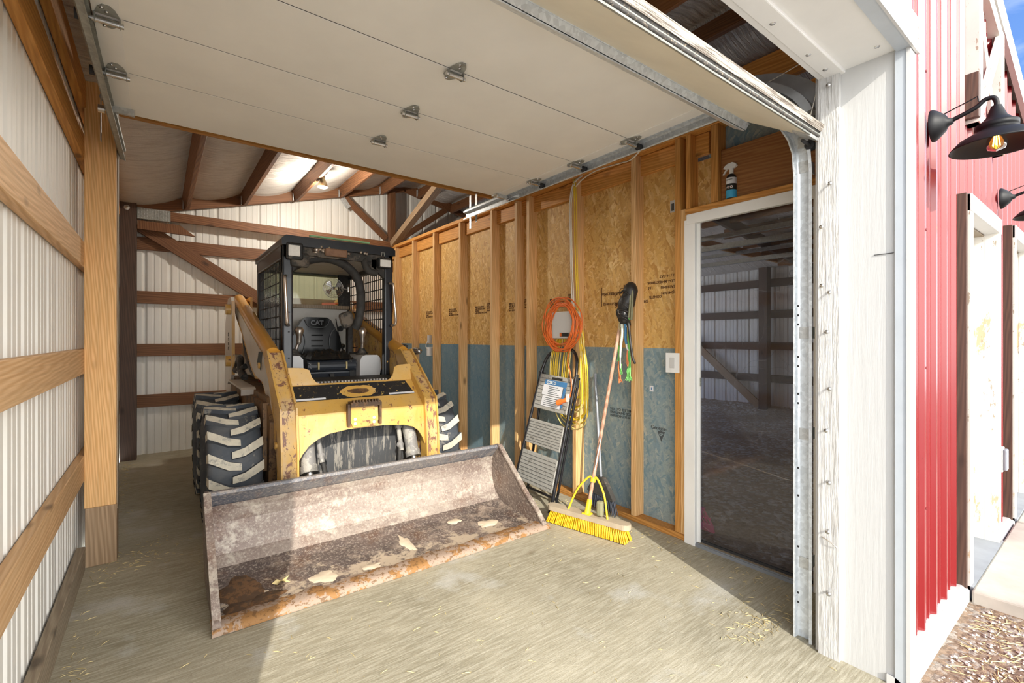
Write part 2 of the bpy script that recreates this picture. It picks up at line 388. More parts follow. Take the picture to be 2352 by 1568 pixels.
M['chassis'] = worn('chassis_paint', (.20, .105, .04), (.09, .05, .03), 9, .54, .6, dust=(.20, .14, .09, .6))
M['orange'] = worn('loader_boom', (.62, .30, .04), (.3, .16, .05), 18, .68, .35, coat=.3)
M['lgrey'] = worn('side_plate', (.62, .57, .50), (.40, .30, .18), 12, .66, .35)  # pale grey carries the glare on tower and arm plates
M['black'] = worn('black_paint', (.010, .013, .020), (.10, .09, .08), 26, .70, .36, dust=(.03, .03, .032, .4), coat=.12)
M['blackdull'] = flat('black_plastic', (.022, .022, .022), .6, var=.4, scale=30, bmp=.2, dirt=((.12, .10, .08), 12, .55))
M['seat'] = flat('seat_vinyl', (.004, .0045, .005), .2, var=.2, scale=20, bmp=.02, spec=.3)
M['seat_gloss'] = flat('seat_piping', (.12, .13, .14), .35)
M['cushion'] = worn('cushion_vinyl', (.03, .035, .045), (.3, .3, .3), 9, .63, .35)
M['bag'] = flat('plastic_bag', (.015, .014, .013), .22, var=.3, scale=40, bmp=.9)
M['cream'] = flat('cab_panel', (.60, .59, .55), .5, var=.06, scale=8)
M['console'] = flat('console_plastic', (.62, .62, .62), .4, var=.05, scale=6)
M['hose'] = flat('duct_hose', (.04, .038, .036), .75, var=.35, scale=18, bmp=.3)
M['mudgrey'] = flat('dusty_black', (.045, .042, .038), .75, var=.3, scale=20, bmp=.4, dirt=((.16, .13, .10), 8, .5))
M['rustlamp'] = flat('dirty_lens', (.28, .15, .085), .6, var=.3, scale=15)
M['lens'] = flat('lamp_lens', (.93, .92, .88), .15, var=.06, scale=40)
M['chrome'] = flat('worn_chrome', (.62, .55, .48), .28, .85, var=.2, scale=12)
M['steel'] = flat('clean_steel', (.60, .60, .60), .22, .95, var=.1)
M['rubber'] = worn('tire_rubber', (.055, .065, .080), (.20, .19, .17), 9, .60, .72, dust=(.13, .13, .13, .7))
M['lug'] = flat('dried_mud_lug', (.56, .52, .42), .85, var=.12, scale=25, bmp=.3, dirt=((.30, .29, .26), 18, .55))
M['bucket'] = bucketmat('bucket_steel', (.20, .145, .125), (.36, .30, .255), (.56, .50, .42), (.19, .11, .08))
M['bucket_floor'] = bucketmat('bucket_floor_steel', (.065, .050, .046), (.15, .11, .095), (.34, .265, .21), (.14, .07, .04), .50)
M['bucket_lip'] = bucketmat('bucket_lip_steel', (.13, .14, .17), (.26, .25, .25), (.38, .33, .29), (.20, .10, .06), .56)
M['bucket_side'] = bucketmat('bucket_side_steel', (.12, .09, .08), (.22, .17, .14), (.36, .29, .23), (.16, .09, .06), .56)
M['edge'] = worn('cutting_edge', (.36, .265, .20), (.30, .15, .05), 11, .50, .75, stretch=(1,1,1))
M['mud'] = worn('caked_mud', (.085, .048, .026), (.17, .085, .035), 14, .5, .6)
M['sand'] = flat('dried_sand', (.66, .54, .40), .9, var=.1, scale=14, bmp=.4)
M['leaf'] = flat('dry_leaf', (.66, .52, .24), .7, var=.2, scale=30)
M['hyd'] = worn('hydraulic_barrel', (.22, .21, .20), (.35, .33, .29), 8, .52, .6)
M['belly'] = worn('belly_plate', (.06, .062, .066), (.26, .24, .21), 9, .53, .75, stretch=(3, 1, .3))
M['decal'] = worn('black_decal', (.018, .018, .02), (.66, .46, .12), 30, .60, .5)
M['white'] = flat('white_plastic', (.80, .80, .78), .4, var=.02)
M['boxgrey'] = flat('box_grey', (.58, .57, .55), .45, var=.02)
M['orange_cord'] = flat('orange_cord', (.75, .16, .025), .45, var=.1)
M['yellow_cord'] = flat('yellow_cord', (.80, .55, .03), .4, var=.12)
M['yellow_pale'] = flat('pale_yellow_cord', (.80, .64, .22), .45, var=.1)
M['romex'] = flat('white_cable', (.74, .68, .58), .5, var=.05)
M['yellow_pl'] = flat('yellow_plastic', (.86, .62, .03), .4, var=.06, dirt=((.5, .4, .2), 12, .62))
M['bristle'] = flat('yellow_bristle', (.74, .42, .01), .5, var=.3, scale=90, bmp=.6)
M['broomwood'] = flat('dusty_block', (.44, .36, .26), .85, var=.12, scale=10, bmp=.2)
M['handle'] = wood('broom_handle', (.58, .36, .25), (.40, .20, .12), (.60, .42, .30), knots=False)
M['bluebr'] = flat('grey_bristle', (.035, .042, .06), .5, var=.3, scale=60, bmp=.5)
M['alu'] = flat('aluminium', (.27, .29, .32), .5, .3, var=.1)
M['ladder'] = flat('ladder_black', (.015, .015, .018), .3, var=.2)
M['step'] = worn('step_plastic', (.38, .37, .34), (.24, .23, .20), 22, .56, .65)
M['step_groove'] = flat('step_groove', (.10, .10, .095), .8)
M['paper'] = flat('label_paper', (.74, .75, .78), .5, var=.05, scale=12)
M['blue'] = flat('label_blue', (.06, .20, .42), .5, var=.1)
M['cyan'] = flat('label_cyan', (.05, .40, .68), .4, var=.1)
M['ink'] = flat('black_ink', (.02, .018, .016), .7)
M['ink_soft'] = flat('stamp_ink', (.13, .055, .02), .8)
M['ink_blue'] = flat('stamp_ink_blue', (.07, .085, .09), .8)
M['leather'] = flat('black_leather', (.025, .022, .02), .5, var=.4, scale=25, bmp=.4)
M['webbing'] = flat('khaki_webbing', (.26, .25, .15), .8)
M['green'] = flat('green_twine', (.22, .62, .16), .7); M['otwine'] = flat('orange_twine', (.80, .24, .08), .7)
M['wtwine'] = flat('white_strap', (.68, .70, .58), .7); M['bstrap'] = flat('blue_strap', (.06, .22, .42), .7)
M['pink'] = flat('pink_plastic', (.80, .10, .30), .4, var=.08)
M['lampblk'] = flat('lantern_black', (.007, .007, .008), .5, var=.1, spec=.3)
M['curve'] = flat('curve_zinc', (.52, .54, .55), .4, .25, var=.15, scale=10)
M['bulbwarm'] = emit('filament', (1, .55, .12), 60)
M['bulbon'] = emit('lit_bulb_face', (1, .82, .55), 14)
M['brass'] = flat('bulb_reflector', (.50, .40, .24), .3, .7)
M['straw'] = flat('straw', (.58, .47, .24), .8, var=.25, scale=30)
M['peel'] = worn('peeling_paint', (.64, .61, .55), (.50, .36, .22), 6, .56, .7, stretch=(1, 1, .35))
M['rustred'] = flat('red_screw', (.22, .02, .02), .5)
M['wglass'] = glass('cab_glass', (.84, .88, .76), .22, scr=False, hc=(.55, .60, .45))
M['stormglass'] = glass('dusty_pane', (.92, .91, .92), .012, hc=(.55, .54, .60))
M['amber'] = glass('amber_glass', (1, .62, .22), .05, scr=False)
def fx():
    m, nt, b = newmat('insulation_facing'); v = coords(nt, (.8, 9, 1)); v1 = coords(nt)
    n = noi(nt, v, 3.5, 5, .6, 1.2); n1 = noi(nt, v1, 1.4, 3); dots = noi(nt, v1, 300, 2)
    c = mix(nt, ramp(nt, n1, [(.3, 0.0), (.7, 1.0)]), (.82, .76, .69), (.90, .86, .80))
    c = mix(nt, ramp(nt, dots, [(.4, .3), (.5, 0.0)]), c, (.42, .34, .27))
    c = mix(nt, ramp(nt, n, [(.38, .45), (.5, 0.0)]), c, (.55, .48, .42))  # shade in the wrinkles put into the colour
    L(nt, c, b.inputs['Base Color']); b.inputs['Roughness'].default_value = .42; bump(nt, b, n, .9, .09); M['insul'] = m
    m, nt, b = newmat('rough_door_skin'); v = coords(nt, (1, 40, 40)); n = noi(nt, v, 3, 6, .75, 1)
    c = mix(nt, ramp(nt, n, [(.42, 0.0), (.54, 1.0)]), (.12, .09, .07), (.56, .52, .45))
    L(nt, c, b.inputs['Base Color']); b.inputs['Roughness'].default_value = .8; bump(nt, b, n, .6, .006); M['skin'] = m
    m, nt, b = newmat('embossed_board'); v = coords(nt, (1, 1, .05)); n = noi(nt, v, 100, 4, .7, .8)
    c = mix(nt, ramp(nt, n, [(.40, .6), (.50, 0.0)]), (.60, .595, .58), (.34, .32, .29))
    L(nt, c, b.inputs['Base Color']); b.inputs['Roughness'].default_value = .6; bump(nt, b, n, .7, .008); M['emboss'] = m
    m, nt, b = newmat('siding_board'); v = coords(nt, (1, 1, .06)); n = noi(nt, v, 60, 4, .65, .5)
    b.inputs['Base Color'].default_value = (.54, .54, .53, 1); b.inputs['Roughness'].default_value = .55; bump(nt, b, n, .25, .005); M['board'] = m
fx()
# ================================================================== place
# X runs along the front of the barn, Y into the bay, Z up; the overhead-door bay is X -0.37..2.69
RX = 2.9
def zr(x):                                   # underside of the roof deck
    if x < RX: return 2.92 + .26*x
    return 2.92 + .26*RX - .22*(x-RX) if x < 5.5 else 3.102 - .13*(x-5.5)

# ---------- floor and ground
MB().box(-.335, 2.235, -.12, .57, -.12, 0).box(-.335, 2.79, .57, 6.70, -.12, 0).build('floor', M['concrete'], **ST)
g = MB()
n = 60
MB().box(-14, 16, -16, .57, -.30, -.035).build('floor_yard', M['gravel'], loc=(0,0,0), **ST)
MB().box(-6, 2.19, -9, -.125, -.2, -.01).build('floor_bounce_slab', M['bounce_slab'], **ST)  # unseen pale slab added to bounce daylight up into the bay
mb = MB()                                    # uneven dirt of the stall area
nx, ny = 60, 64; x0, x1, y0, y1 = 2.80, 8.95, .56, 6.7
vs = []
for i in range(nx+1):
    for j in range(ny+1):
        x, y = x0+(x1-x0)*i/nx, y0+(y1-y0)*j/ny
        z = -.03 + .025*noise.noise(V((x*1.3, y*1.3, 0))) + .012*noise.noise(V((x*6, y*6, 3)))
        z += .10*max(0, (x-8.2)/.7)**1.5
        if x < 3.0: z = -.03
        vs.append((x, y, z))
mb.add(vs, [(i*(ny+1)+j, (i+1)*(ny+1)+j, (i+1)*(ny+1)+j+1, i*(ny+1)+j+1) for i in range(nx) for j in range(ny)], 0, True)
mb.build('floor_stall', M['dirt'], loc=(0,0,0), **ST)

# ---------- metal clad walls
MB().ribbed((-.378, 0, 0), (0,1,0), (-1,0,0), .55, 6.70, -.02, 2.80, .2286, .019).build('wall_left', M['white_sheet'], loc=(-.378, 0, 0), **ST)
mb = MB()
for sa, sb, za in ((-.40, 4.0, -.04), (4.0, 8.6, 2.45), (8.6, 9.0, -.04)): mb.ribbed((0, 6.68, 0), (1,0,0), (0,1,0), sa, sb, za, lambda x: zr(x)+.02, .2286, .019, phase=.07)  # unseen gap left in the back wall to let daylight into the stall
mb.build('wall_back', M['white_sheet'], loc=(0, 6.68, 0), **ST)
MB().ribbed((8.93, 0, 0), (0,1,0), (1,0,0), .55, 6.70, -.04, 2.75, .2286, .019).build('wall_stall_far', M['white_sheet'], loc=(8.93, 0, 0), **ST)
# front facade, red
mb = MB(); F = dict(P0=(0, .56, 0), D=(1,0,0), N=(0,-1,0), pitch=.2, h=.017, minor=.005, phase=.03)
for s0, s1, za, zb in ((-.45, 2.245, 2.47, None), (2.245, 3.30, .035, None), (3.30, 4.26, 2.05, None), (4.26, 4.80, .035, None), (4.80, 5.75, 2.1, None), (5.75, 6.25, .05, None), (6.25, 9.0, .05, None)):
    mb.ribbed(s0=s0, s1=s1, z0=za, z1=(lambda x: zr(x)-.03 if x > 0 else 2.80), **F)
wf = mb.build('wall_front', M['red_sheet'], loc=(0, .56, 0), **ST)
sc_ = MB()
for zz in (.55, 1.17, 1.78, 2.48, 3.05):
    for k in range(-2, 14):
        x = .03 + k*.2 + .075 if True else 0
        if x > 2.25 or zz > 2.4:
            if x < 5.6 and zz < zr(x)-.1 and not (3.28 < x < 4.28 and zz < 2.1) and not (4.78 < x < 5.78):
                sc_.cyl((x, .562, zz), (x, .548, zz), .006, 8); sc_.cyl((x, .562, zz), (x, .557, zz), .010, 10)
sc_.build('screw', M['rustred'], wf, kind='stuff')

# ---------- framed partition (right wall of the bay)
mb = MB()
DY0, DY1, DZ = .985, 1.648, 2.035            # doorway
def sheetp(ya, yb, za, zb, mi): mb.box(2.782, 2.794, ya, yb, za, zb, mi)
sheetp(1.70, 6.68, 1.232, 2.66, 0); sheetp(1.70, 6.68, .0, 1.232, 1)
sheetp(1.648, 1.70, 2.065, 2.44, 0); sheetp(.56, DY0, 0, 2.42, 1); sheetp(DY0, DY1, DZ+.03, 2.44, 0); sheetp(.56, 1.62, 2.445, 2.68, 1)
wr = mb.build('wall_right', [M['osb_y'], M['osb_b']], loc=(2.788, 0, 0), **ST)
# sheets nailed to the far side so that the stall side is closed too
# printed stamps on the sheathing (upside down, as the sheets are hung)
UX, UY = (0, 1, 0), (0, 0, -1)
def stamp(body, y, z, s, soft='ink_soft', **k):
    text('lettering', body, s, (2.7805, y, z), UX, UY, M[soft], wr, align='RIGHT', bold=.0006, **k)
stamp('AXE PRINCIPALE', 2.52, 1.655, .027); stamp('STRENGTH AXIS', 2.50, 1.575, .027)
stamp('SHEATHING', 2.245, 1.575, .030); stamp('556', 2.385, 1.568, .052)
stamp('1 / W24', 2.262, 1.618, .026); stamp('0325-16', 2.285, 1.66, .026); stamp('ADHESIVE', 2.30, 1.70, .026)
stamp('7 / 16 CAT', 1.985, 1.738, .026); stamp('-108  HUD-UM-40', 1.98, 1.70, .026); stamp('-18 SHEATHING', 1.975, 1.662, .027); stamp('KNESS (0.418 IN', 1.97, 1.622, .027)
stamp('EXTERIOR', 2.085, 1.70, .024); stamp('11.0', 2.08, 1.665, .024); stamp('CONSTR', 2.07, 1.600, .026)
for dy in (0, .61, 1.23, 1.82, 2.43):
    stamp('SPACE ALL EDGES 1/8"\nSPACER\nLES COTES DE 1/8"\n0.125 PO 3.2 MM', 3.13+dy, 1.585, .023)
    stamp('DOWN\nDESSOUS\nCLIPS\nREQUIRED', 2.90+dy, 1.605, .025)
mb = MB(); mb.box(2.779, 2.782, 2.515, 2.520, 1.55, 1.70); mb.bar((2.7805, 2.36, 1.635), (2.7805, 2.49, 1.635), .005, .002)
for s_ in (-1, 1):
    e = 2.425 + s_*.065
    mb.bar((2.7805, e, 1.635), (2.7805, e - s_*.02, 1.648), .004, .002); mb.bar((2.7805, e, 1.635), (2.7805, e - s_*.02, 1.622), .004, .002)
circ = [(2.7805, 2.315+.026*math.cos(a), 1.645+.032*math.sin(a)) for a in [i*math.pi/12 for i in range(24)]]
mb.tube(circ, .0022, 4, closed=True)
mb.build('printed_arrow', M['ink_soft'], wr)
stamp('EPA', 2.34, 1.655, .024)
text('lettering', 'Georgia-Pacific', .036, (2.7805, 2.055, .665), (0,-1,-.03), (0,0,1), M['ink_blue'], wr, bold=.0008)
mb = MB(); mb.prism([(1.94, .655), (2.00, .655), (1.97, .585)], 'x', 2.7795, 2.7815); mb.build('printed_triangle', M['ink_blue'], wr)
text('lettering', 'GP', .024, (2.7785, 1.985, .625), (0,-1,0), (0,0,1), M['osb_b'], wr, bold=.001)
stamp('1.1 9/16 THICKNESS\nPLYWOOD SHEATHING\nMILL 556 CAT 7/16', 2.43, .72, .026, 'ink_blue')

PN = 'pine wall stud standing on the sole plate, '
studs = [ # y0, y1, zbottom, ztop, label
 (6.27, 6.44, .04, 2.60, PN+'farthest from the doorway, beside the back wall'),
 (5.68, 5.86, .04, 2.60, PN+'second from the back wall'),
 (5.09, 5.26, .04, 2.60, 'pine wall stud with the white outlet box on its side, third from the back wall'),
 (4.47, 4.63, .04, 2.60, PN+'behind the right rear loader tire'),
 (3.845, 4.005, .04, 2.60, PN+'just behind the top corner of the bucket'),
 (3.44, 3.585, .04, 2.60, 'dusty shaded wall stud, farther one of the close pair behind the stepladder'),
 (3.262, 3.40, .04, 2.60, 'clean wall stud, nearer one of the close pair behind the stepladder'),
 (2.672, 2.79, .04, 2.60, 'wall stud that carries the grey box, cord coils and cables'),
 (2.09, 2.188, .04, 2.60, 'wall stud between the cords and the doorway, with tack hung on it')]
for i, (ya, yb, za, zb, lab) in enumerate(studs):
    yc = (ya+yb)/2
    lumber('wall_stud', (2.737, yc, za), (2.737, yc, zb), .092, .042 if i != 6 else .042, (1,0,0), M['pine'], **P(lab, 'stud', 'partition wall studs'))
lumber('jack_stud', (2.737, 1.740, .04), (2.737, 1.740, 2.13), .092, .040, (1,0,0), M['pine'], **P('narrow pine stud pressed against the white doorway casing, full of nails', 'stud'))
lumber('king_stud', (2.737, 1.705+.002, 2.12), (2.737, 1.705+.002, 2.60), .092, .03, (1,0,0), M['pine_or'], **P('short doubled stud standing over the corner of the doorway', 'stud'))
lumber('wall_stud', (2.737, 1.782, .04), (2.737, 1.782, 2.60), .092, .04, (1,0,0), M['pine_or'], **P('tall stud next to the doorway, left of the light ledge corner', 'stud'))
lumber('cripple_stud', (2.737, 1.530, 2.128), (2.737, 1.530, 2.60), .09, .045, (1,0,0), M['pine_or'], **P('short cripple stud above the doorway beside the spray bottle', 'stud'))
lumber('sole_plate', (2.737, DY1+.05, .019), (2.737, 6.66, .019), .092, .038, (1,0,0), M['pine_or'], **P('long pine sole plate on the concrete under the wall studs', 'plate'))
lumber('top_plate', (2.737, .60, 2.62), (2.737, 6.66, 2.62), .092, .038, (1,0,0), M['pine_or'], **P('long orange pine top plate over the wall studs', 'plate'))
lumber('band_board', (2.765, 1.60, 2.53), (2.765, 6.66, 2.53), .03, .135, (1,0,0), M['pine_or'], **P('wide orange board running behind the stud tops against the sheathing', 'board'))
lumber('header_board', (2.745, .60, 2.285), (2.745, 1.505, 2.285), .045, .31, (1,0,0), M['ply'], **P('reddish plywood header board above the doorway, behind the spray bottle', 'board'))
lumber('ledge_board', (2.735, .60, 2.105), (2.735, 1.725, 2.105), .10, .040, (1,0,0), M['pine_or'], **P('flat board ledge over the doorway carrying the spray bottle', 'board'))
lumber('rim_beam', (2.80, .60, 2.84), (2.80, 2.4, 2.84), .04, .17, (1,0,0), M['pine_or'], **P('rough orange beam under the roof, seen above the open door edge', 'beam'))

# ---------- interior doorway
d = MB(); d.box(2.672, 2.70, DY1, 1.722, 0, 2.05); d.box(2.70, 2.722, DY1, DY1+.02, 0, 2.03)
d.box(2.672, 2.70, .91, DY0, 0, 2.05)
df = d.build('door_1', M['trim_lightened'], loc=(2.70, 1.3, 0), bevel=.003, **ST)
MB().box(2.668, 2.702, .91, 1.705, 2.02, 2.083).build('head_casing', M['trim_lightened'], df, bevel=.003)
MB().box(2.70, 2.81, DY0+.005, DY1+.0, .0, .012).box(2.70, 2.76, DY0, DY1, .012, .022).build('threshold', M['weathered'], df)
mb = MB(); mb.box(2.676, 2.700, .91, 1.69, 0, .018); mb.box(2.714, 2.726, DY0, DY1, .012, .035, 1); mb.box(2.684, 2.688, .91, 1.69, .018, .024)
mb.build('sill_track', [M['alu'], M['dark']], df)
MB().box(2.703, 2.716, DY1-.018, DY1, .02, 2.03).build('weather_strip', [M['trim_lightened']], df)
MB().box(2.700, 2.712, DY1-.022, DY1-.017, 1.0, 1.055).build('hinge', M['galv_d'], df)
MB().box(2.718, 2.721, DY0, DY1, .03, 2.025).build('glass_pane', M['stormglass'], df)

# ---------- left wall girts and posts
gl = [(.565, 'lowest dusty girt board along the left metal wall'), (1.170, 'waist-high girt board on the left metal wall'), (1.775, 'girt board at head height on the left metal wall, with yellow underside'), (2.380, 'upper orange-edged girt board high on the left metal wall')]
for z, lab in gl:
    lumber('wall_girt', (-.357, .60, z), (-.357, 6.55, z), .036, .140, (1,0,0), M['pine_left'] if z < 2 else M['pine_or'], **P(lab, 'girt', 'girts on the left wall'))
lumber('eave_girt', (-.352, .60, 2.68), (-.352, 6.55, 2.68), .038, .15, (1,0,0), M['pine_or'], **P('topmost girt at the left eave, dark at its lower edge', 'girt'))
lumber('skirt_board', (-.352, .60, .055), (-.352, 3.55, .055), .038, .15, (1,0,0), M['weathered'], **P('grey weathered skirt board at the foot of the left metal wall', 'board'))
pt_ = thing('wooden_post', 'square light fir post beside the left wall, spliced onto a darker foot', 'post', (-.268, 3.64, 0))
o = MB().box(-.340, -.200, 3.57, 3.70, .335, 2.86).build('shaft', M['post'], pt_, bevel=.003)
MB().box(-.336, -.198, 3.568, 3.70, 0, .335).build('foot', M['treated'], pt_, bevel=.003, label='dark weathered post foot')
mb = MB().box(-.2005, -.195, 3.60, 3.70, .3, 2.75); mb.build('side_board', M['weathered'], pt_)
mb = MB().lathe([(.0, .006), (.012, .006), (.012, 0), (.03, 0)], (-.245, 3.568, 2.69), (0,-1,0), 20)
mb.lathe([(.0, .012), (.010, .012), (.010, 0)], (-.245, 3.568, 2.69), (0,-1,0), 6); mb.build('washer_bolt', M['galv_d'], pt_)
pt_ = thing('corner_post', 'dark brown post in the back left corner', 'post', (-.265, 6.50, 0))
MB().box(-.335, -.195, 6.42, 6.56, 0, 2.76).build('shaft', M['darkwood'], pt_, bevel=.003)
MB().lathe([(0, .006), (.010, .006), (.010, 0), (.026, 0)], (-.275, 6.418, 2.69), (0,-1,0), 20).build('washer_bolt', M['galv'], pt_)

# ---------- back wall girts, brace
bg = [(.60, 'lowest girt board on the back metal wall'), (1.17, 'girt board on the back wall just above the loader tires'), (1.76, 'girt board across the back wall behind the loader boom'), (2.36, 'high girt board on the back wall below the truss')]
for z, lab in bg:
    lumber('back_girt', (-.20, 6.655, z), (4.0, 6.655, z), .14, .036, (0,0,1), M['brown'], **P(lab, 'girt', 'girts on the back wall'))
lumber('corner_brace', (-.19, 6.60, 2.56), (1.28, 6.60, 1.62), .14, .04, (0,0,1), M['brown'], **P('diagonal brace sloping down the back wall toward the loader boom', 'brace'))

# ---------- roof trusses
def truss(y, lab, m, web=True, short=False):
    t = thing('roof_truss', lab, 'truss', (RX, y, 2.62))
    lumber('bottom_chord', (-.19, y, 2.665), (8.8, y, 2.62), .038, .10, (0,1,0), m, t)
    if short: return t
    a0, a1 = (-.19, y, zr(-.19)-.155), (RX, y, zr(RX)-.14)
    lumber('top_chord', a0, a1, .038, .13, (0,1,0), m, t); lumber('top_chord', (RX, y, zr(RX)-.14), (5.5, y, zr(5.5)-.14), .038, .13, (0,1,0), m, t); lumber('top_chord', (5.5, y, zr(5.5)-.14), (8.8, y, zr(8.8)-.14), .038, .13, (0,1,0), m, t)
    if web:
        lumber('truss_web', (1.97, y, zr(1.97)-.16), (2.62, y, 2.74), .036, .085, (0,1,0), m, t)
        lumber('king_web', (2.70, y, 2.70), (2.70, y, zr(2.70)-.16), .10, .085, (0,1,0), M['brown'], t)
        lumber('truss_web', (2.80, y, 2.74), (3.6, y, zr(3.6)-.2), .036, .085, (0,1,0), m, t)
    return t
tb = truss(6.50, 'brown roof truss spanning in front of the back metal wall', M['brown'])
mb = MB().box(-.19, .10, 6.474, 6.481, 2.60, 2.72)
for i in range(12):
    for j in range(7): mb.box(-.18+i*.0235, -.172+i*.0235, 6.470, 6.475, 2.608+j*.016, 2.616+j*.016, 1)
mb.build('gusset_plate', [M['galv_d'], M['galv']], tb)
MB().prism([(-.19, 2.58), (.18, 2.58), (.33, 2.47), (-.19, 2.49)], 'y', 6.48, 6.52).build('gusset_board', M['brown'], tb)
MB().obox((2.03, 6.475, 3.15), (.045, 0, -.06), (.03, 0, .022), (0, .003, 0)).build('web_plate', M['galv'], tb)
t2 = truss(3.60, 'orange truss chord crossing just beyond the raised overhead door', M['pine_or'], short=True)
lumber('top_chord', (-.19, 3.6, zr(-.19)-.15), (RX, 3.6, zr(RX)-.14), .038, .13, (0,1,0), M['brown'], t2)
t3 = truss(.76, 'front roof truss above the door header', M['pine_or'])
lumber('knee_brace', (2.70, 6.44, 2.66), (2.70, 5.0, 3.17), .09, .09, (1,0,0), M['treated'], **P('square brace rising from the truss and wall top toward the roof', 'brace'))
# ---------- purlins and insulation
pw = ['first', 'second', 'third', 'fourth', 'fifth', 'sixth', 'seventh', 'eighth', 'ninth', 'tenth', 'eleventh', 'twelfth', 'thirteenth', 'fourteenth']
px_ = [.24 + .575*k for k in range(15)]
for k, x in enumerate(px_):
    s = .26 if x < RX else -.2
    for (ya, yb, wh) in ((3.62, 6.48, 'over the loader'), (.75, 3.58, 'above the overhead door')):
        if x > 8.7 or (x > 5 and ya > 3) : continue
        nm = pw[k] if k < len(pw) else 'last'
        m = M['pine_or'] if False else (M['brown'] if ya > 3 or k % 2 else M['ply'])
        lumber('roof_purlin', (x, ya, zr(x)-.155), (x, yb, zr(x)-.155), .04, .14, (1,0,s), m, **P(f'brown roof purlin {wh}, {nm} in from the left eave', 'purlin', 'roof purlins'))
        if ya > 3 and x < 3.2:
            MB().obox((x-.026, 6.46, zr(x)-.16), (.004,0,0), (0,.02,0), (0,0,.06)).build('joist_hanger', M['galv'], loc=(x-.026, 6.46, zr(x)-.22), **P(f'small metal purlin hanger on the back truss, {nm} from the left eave', 'hanger', 'purlin hangers'))
xs = [-.40]
for x in px_: xs.append(x)
xs = [q for q in xs if q < 8.9] + [8.95]
vs = []; cols_ = []; NY = 40
for i in range(len(xs)-1):
    for k in range(12):
        t = k/12; x = xs[i] + (xs[i+1]-xs[i])*t; cols_.append((x, math.sin(math.pi*t)**.7))
cols_.append((xs[-1], 0))
for x, b in cols_:
    for j in range(NY+1):
        y = .56 + (6.68-.56)*j/NY; yy = (y-.56)/3.06 % 1
        sag = .075*b*(.6+.4*math.sin(math.pi*min(1, yy))) + .012*noise.noise(V((x*2, y*5, 0)))*b
        if y > 6.2: sag += (y-6.2)*.10*b
        vs.append((x, y, zr(x) - .055 - sag))
MB().add(vs, [(i*(NY+1)+j, i*(NY+1)+j+1, (i+1)*(NY+1)+j+1, (i+1)*(NY+1)+j) for i in range(len(cols_)-1) for j in range(NY)], 0, True).build('ceiling', M['insul'], loc=(0,0,0), **ST)
mb = MB()
for xa_, xb_ in ((-.62, RX), (RX, 5.5), (5.5, 9.2)): mb.prism([(xa_, zr(xa_)), (xb_-1e-6, zr(xb_-1e-6)), (xb_, zr(xb_)+.04), (xa_, zr(xa_)+.04)], 'y', .53, 6.8)
mb.build('ceiling_roof_deck', M['galv_d'], loc=(0,0,0), **ST)
# torn strip of facing
MB().add([(.62, 5.1, 3.0), (.78, 5.0, 3.03), (.79, 5.35, 3.0), (.76, 5.6, 2.98), (.74, 5.3, 2.99), (.63, 5.14, 3.0)], [(0,1,2,3,4,5)]).build('torn_facing', M['trim'], **P('torn white strip of insulation facing hanging under the roof', 'insulation flap')) if False else None

# ---------- opening trim: jamb and header
jb = MB().box(2.20, 2.235, .60, .73, 0, 2.40).box(2.20, 2.235, .575, .60, 0, 2.4)
tj = jb.build('trim_1', M['board'], loc=(2.21, .6, 0), **ST)
MB().box(2.196, 2.20, .54, .60, 1.62, 1.622).build('board_joint', M['dark'], tj)
MB().box(2.20, 2.235, .53, .575, 0, 2.40).build('edge_board', M['board'], tj)
mb = MB().box(2.178, 2.24, .71, .785, 0, 2.385); ts = mb.build('trim_2', M['emboss'], loc=(2.21, .75, 0), **ST)
MB().box(2.195, 2.245, .785, .80, 0, 2.4).build('stop_edge', M['trim'], ts)
for i, (y, z) in enumerate(((.745, 2.33), (.742, 1.93), (.765, 1.76), (.745, 1.49), (.765, 1.52), (.75, 1.33), (.745, 1.10), (.75, .93), (.748, .72), (.745, .52), (.748, .27))):
    a = R.uniform(-1, 1)
    MB().cyl((2.178, y, z), (2.162, y+.008*a, z-.004), .0035, 8).lathe([(0, .003), (.008, .002), (.008, 0)], (2.162, y+.008*a, z-.004), (-1, .3*a, 0), 10).build('jamb_screw', M['steel'], ts)
MB().tube([(2.176, .77, .485), (2.165, .73, .475), (2.172, .715, .46)], .002, 6).build('rusty_nail', M['chrome'], ts)
tc_ = MB().box(2.19, 2.235, .498, .535, -.02, 2.375).build('trim_3', M['trim_gray'], loc=(2.21, .51, 0), **ST)
MB().box(2.186, 2.25, .488, .500, -.02, 2.37).build('corner_bead', M['trim'], tc_)
mb = MB().box(-.30, 2.235, .53, .705, 2.378, 2.46); th = mb.build('trim_4', M['trim_lightened'], loc=(1, .6, 2.37), **ST)
MB().box(-.30, 2.235, .695, .765, 2.366, 2.395).build('stop_board', M['trim_lightened'], th, bevel=.004)
MB().box(-.30, 2.21, .762, .785, 2.37, 2.45).build('inner_lip', M['trim_lightened'], th)
MB().box(1.44, 1.443, .535, .695, 2.376, 2.378).build('board_joint', M['dark'], th)
for x in (.5, 1.15, 1.45, 1.66, 1.95, 2.11):
    MB().lathe([(0, .003), (.008, .002), (.010, 0)], (x, .735, 2.366), (0,0,-1), 12).build('header_screw', M['steel'], th)
MB().lathe([(0, .003), (.008, .002), (.010, 0)], (2.12, .57, 2.378), (0,0,-1), 12).build('header_screw', M['steel'], th)
t5 = MB().box(-.34, 2.262, .484, .53, 2.365, 2.50).build('trim_5', M['trim_gray'], loc=(1, .5, 2.36), **ST)
MB().box(-.34, 2.262, .478, .486, 2.36, 2.40).build('drip_edge', M['trim'], t5)
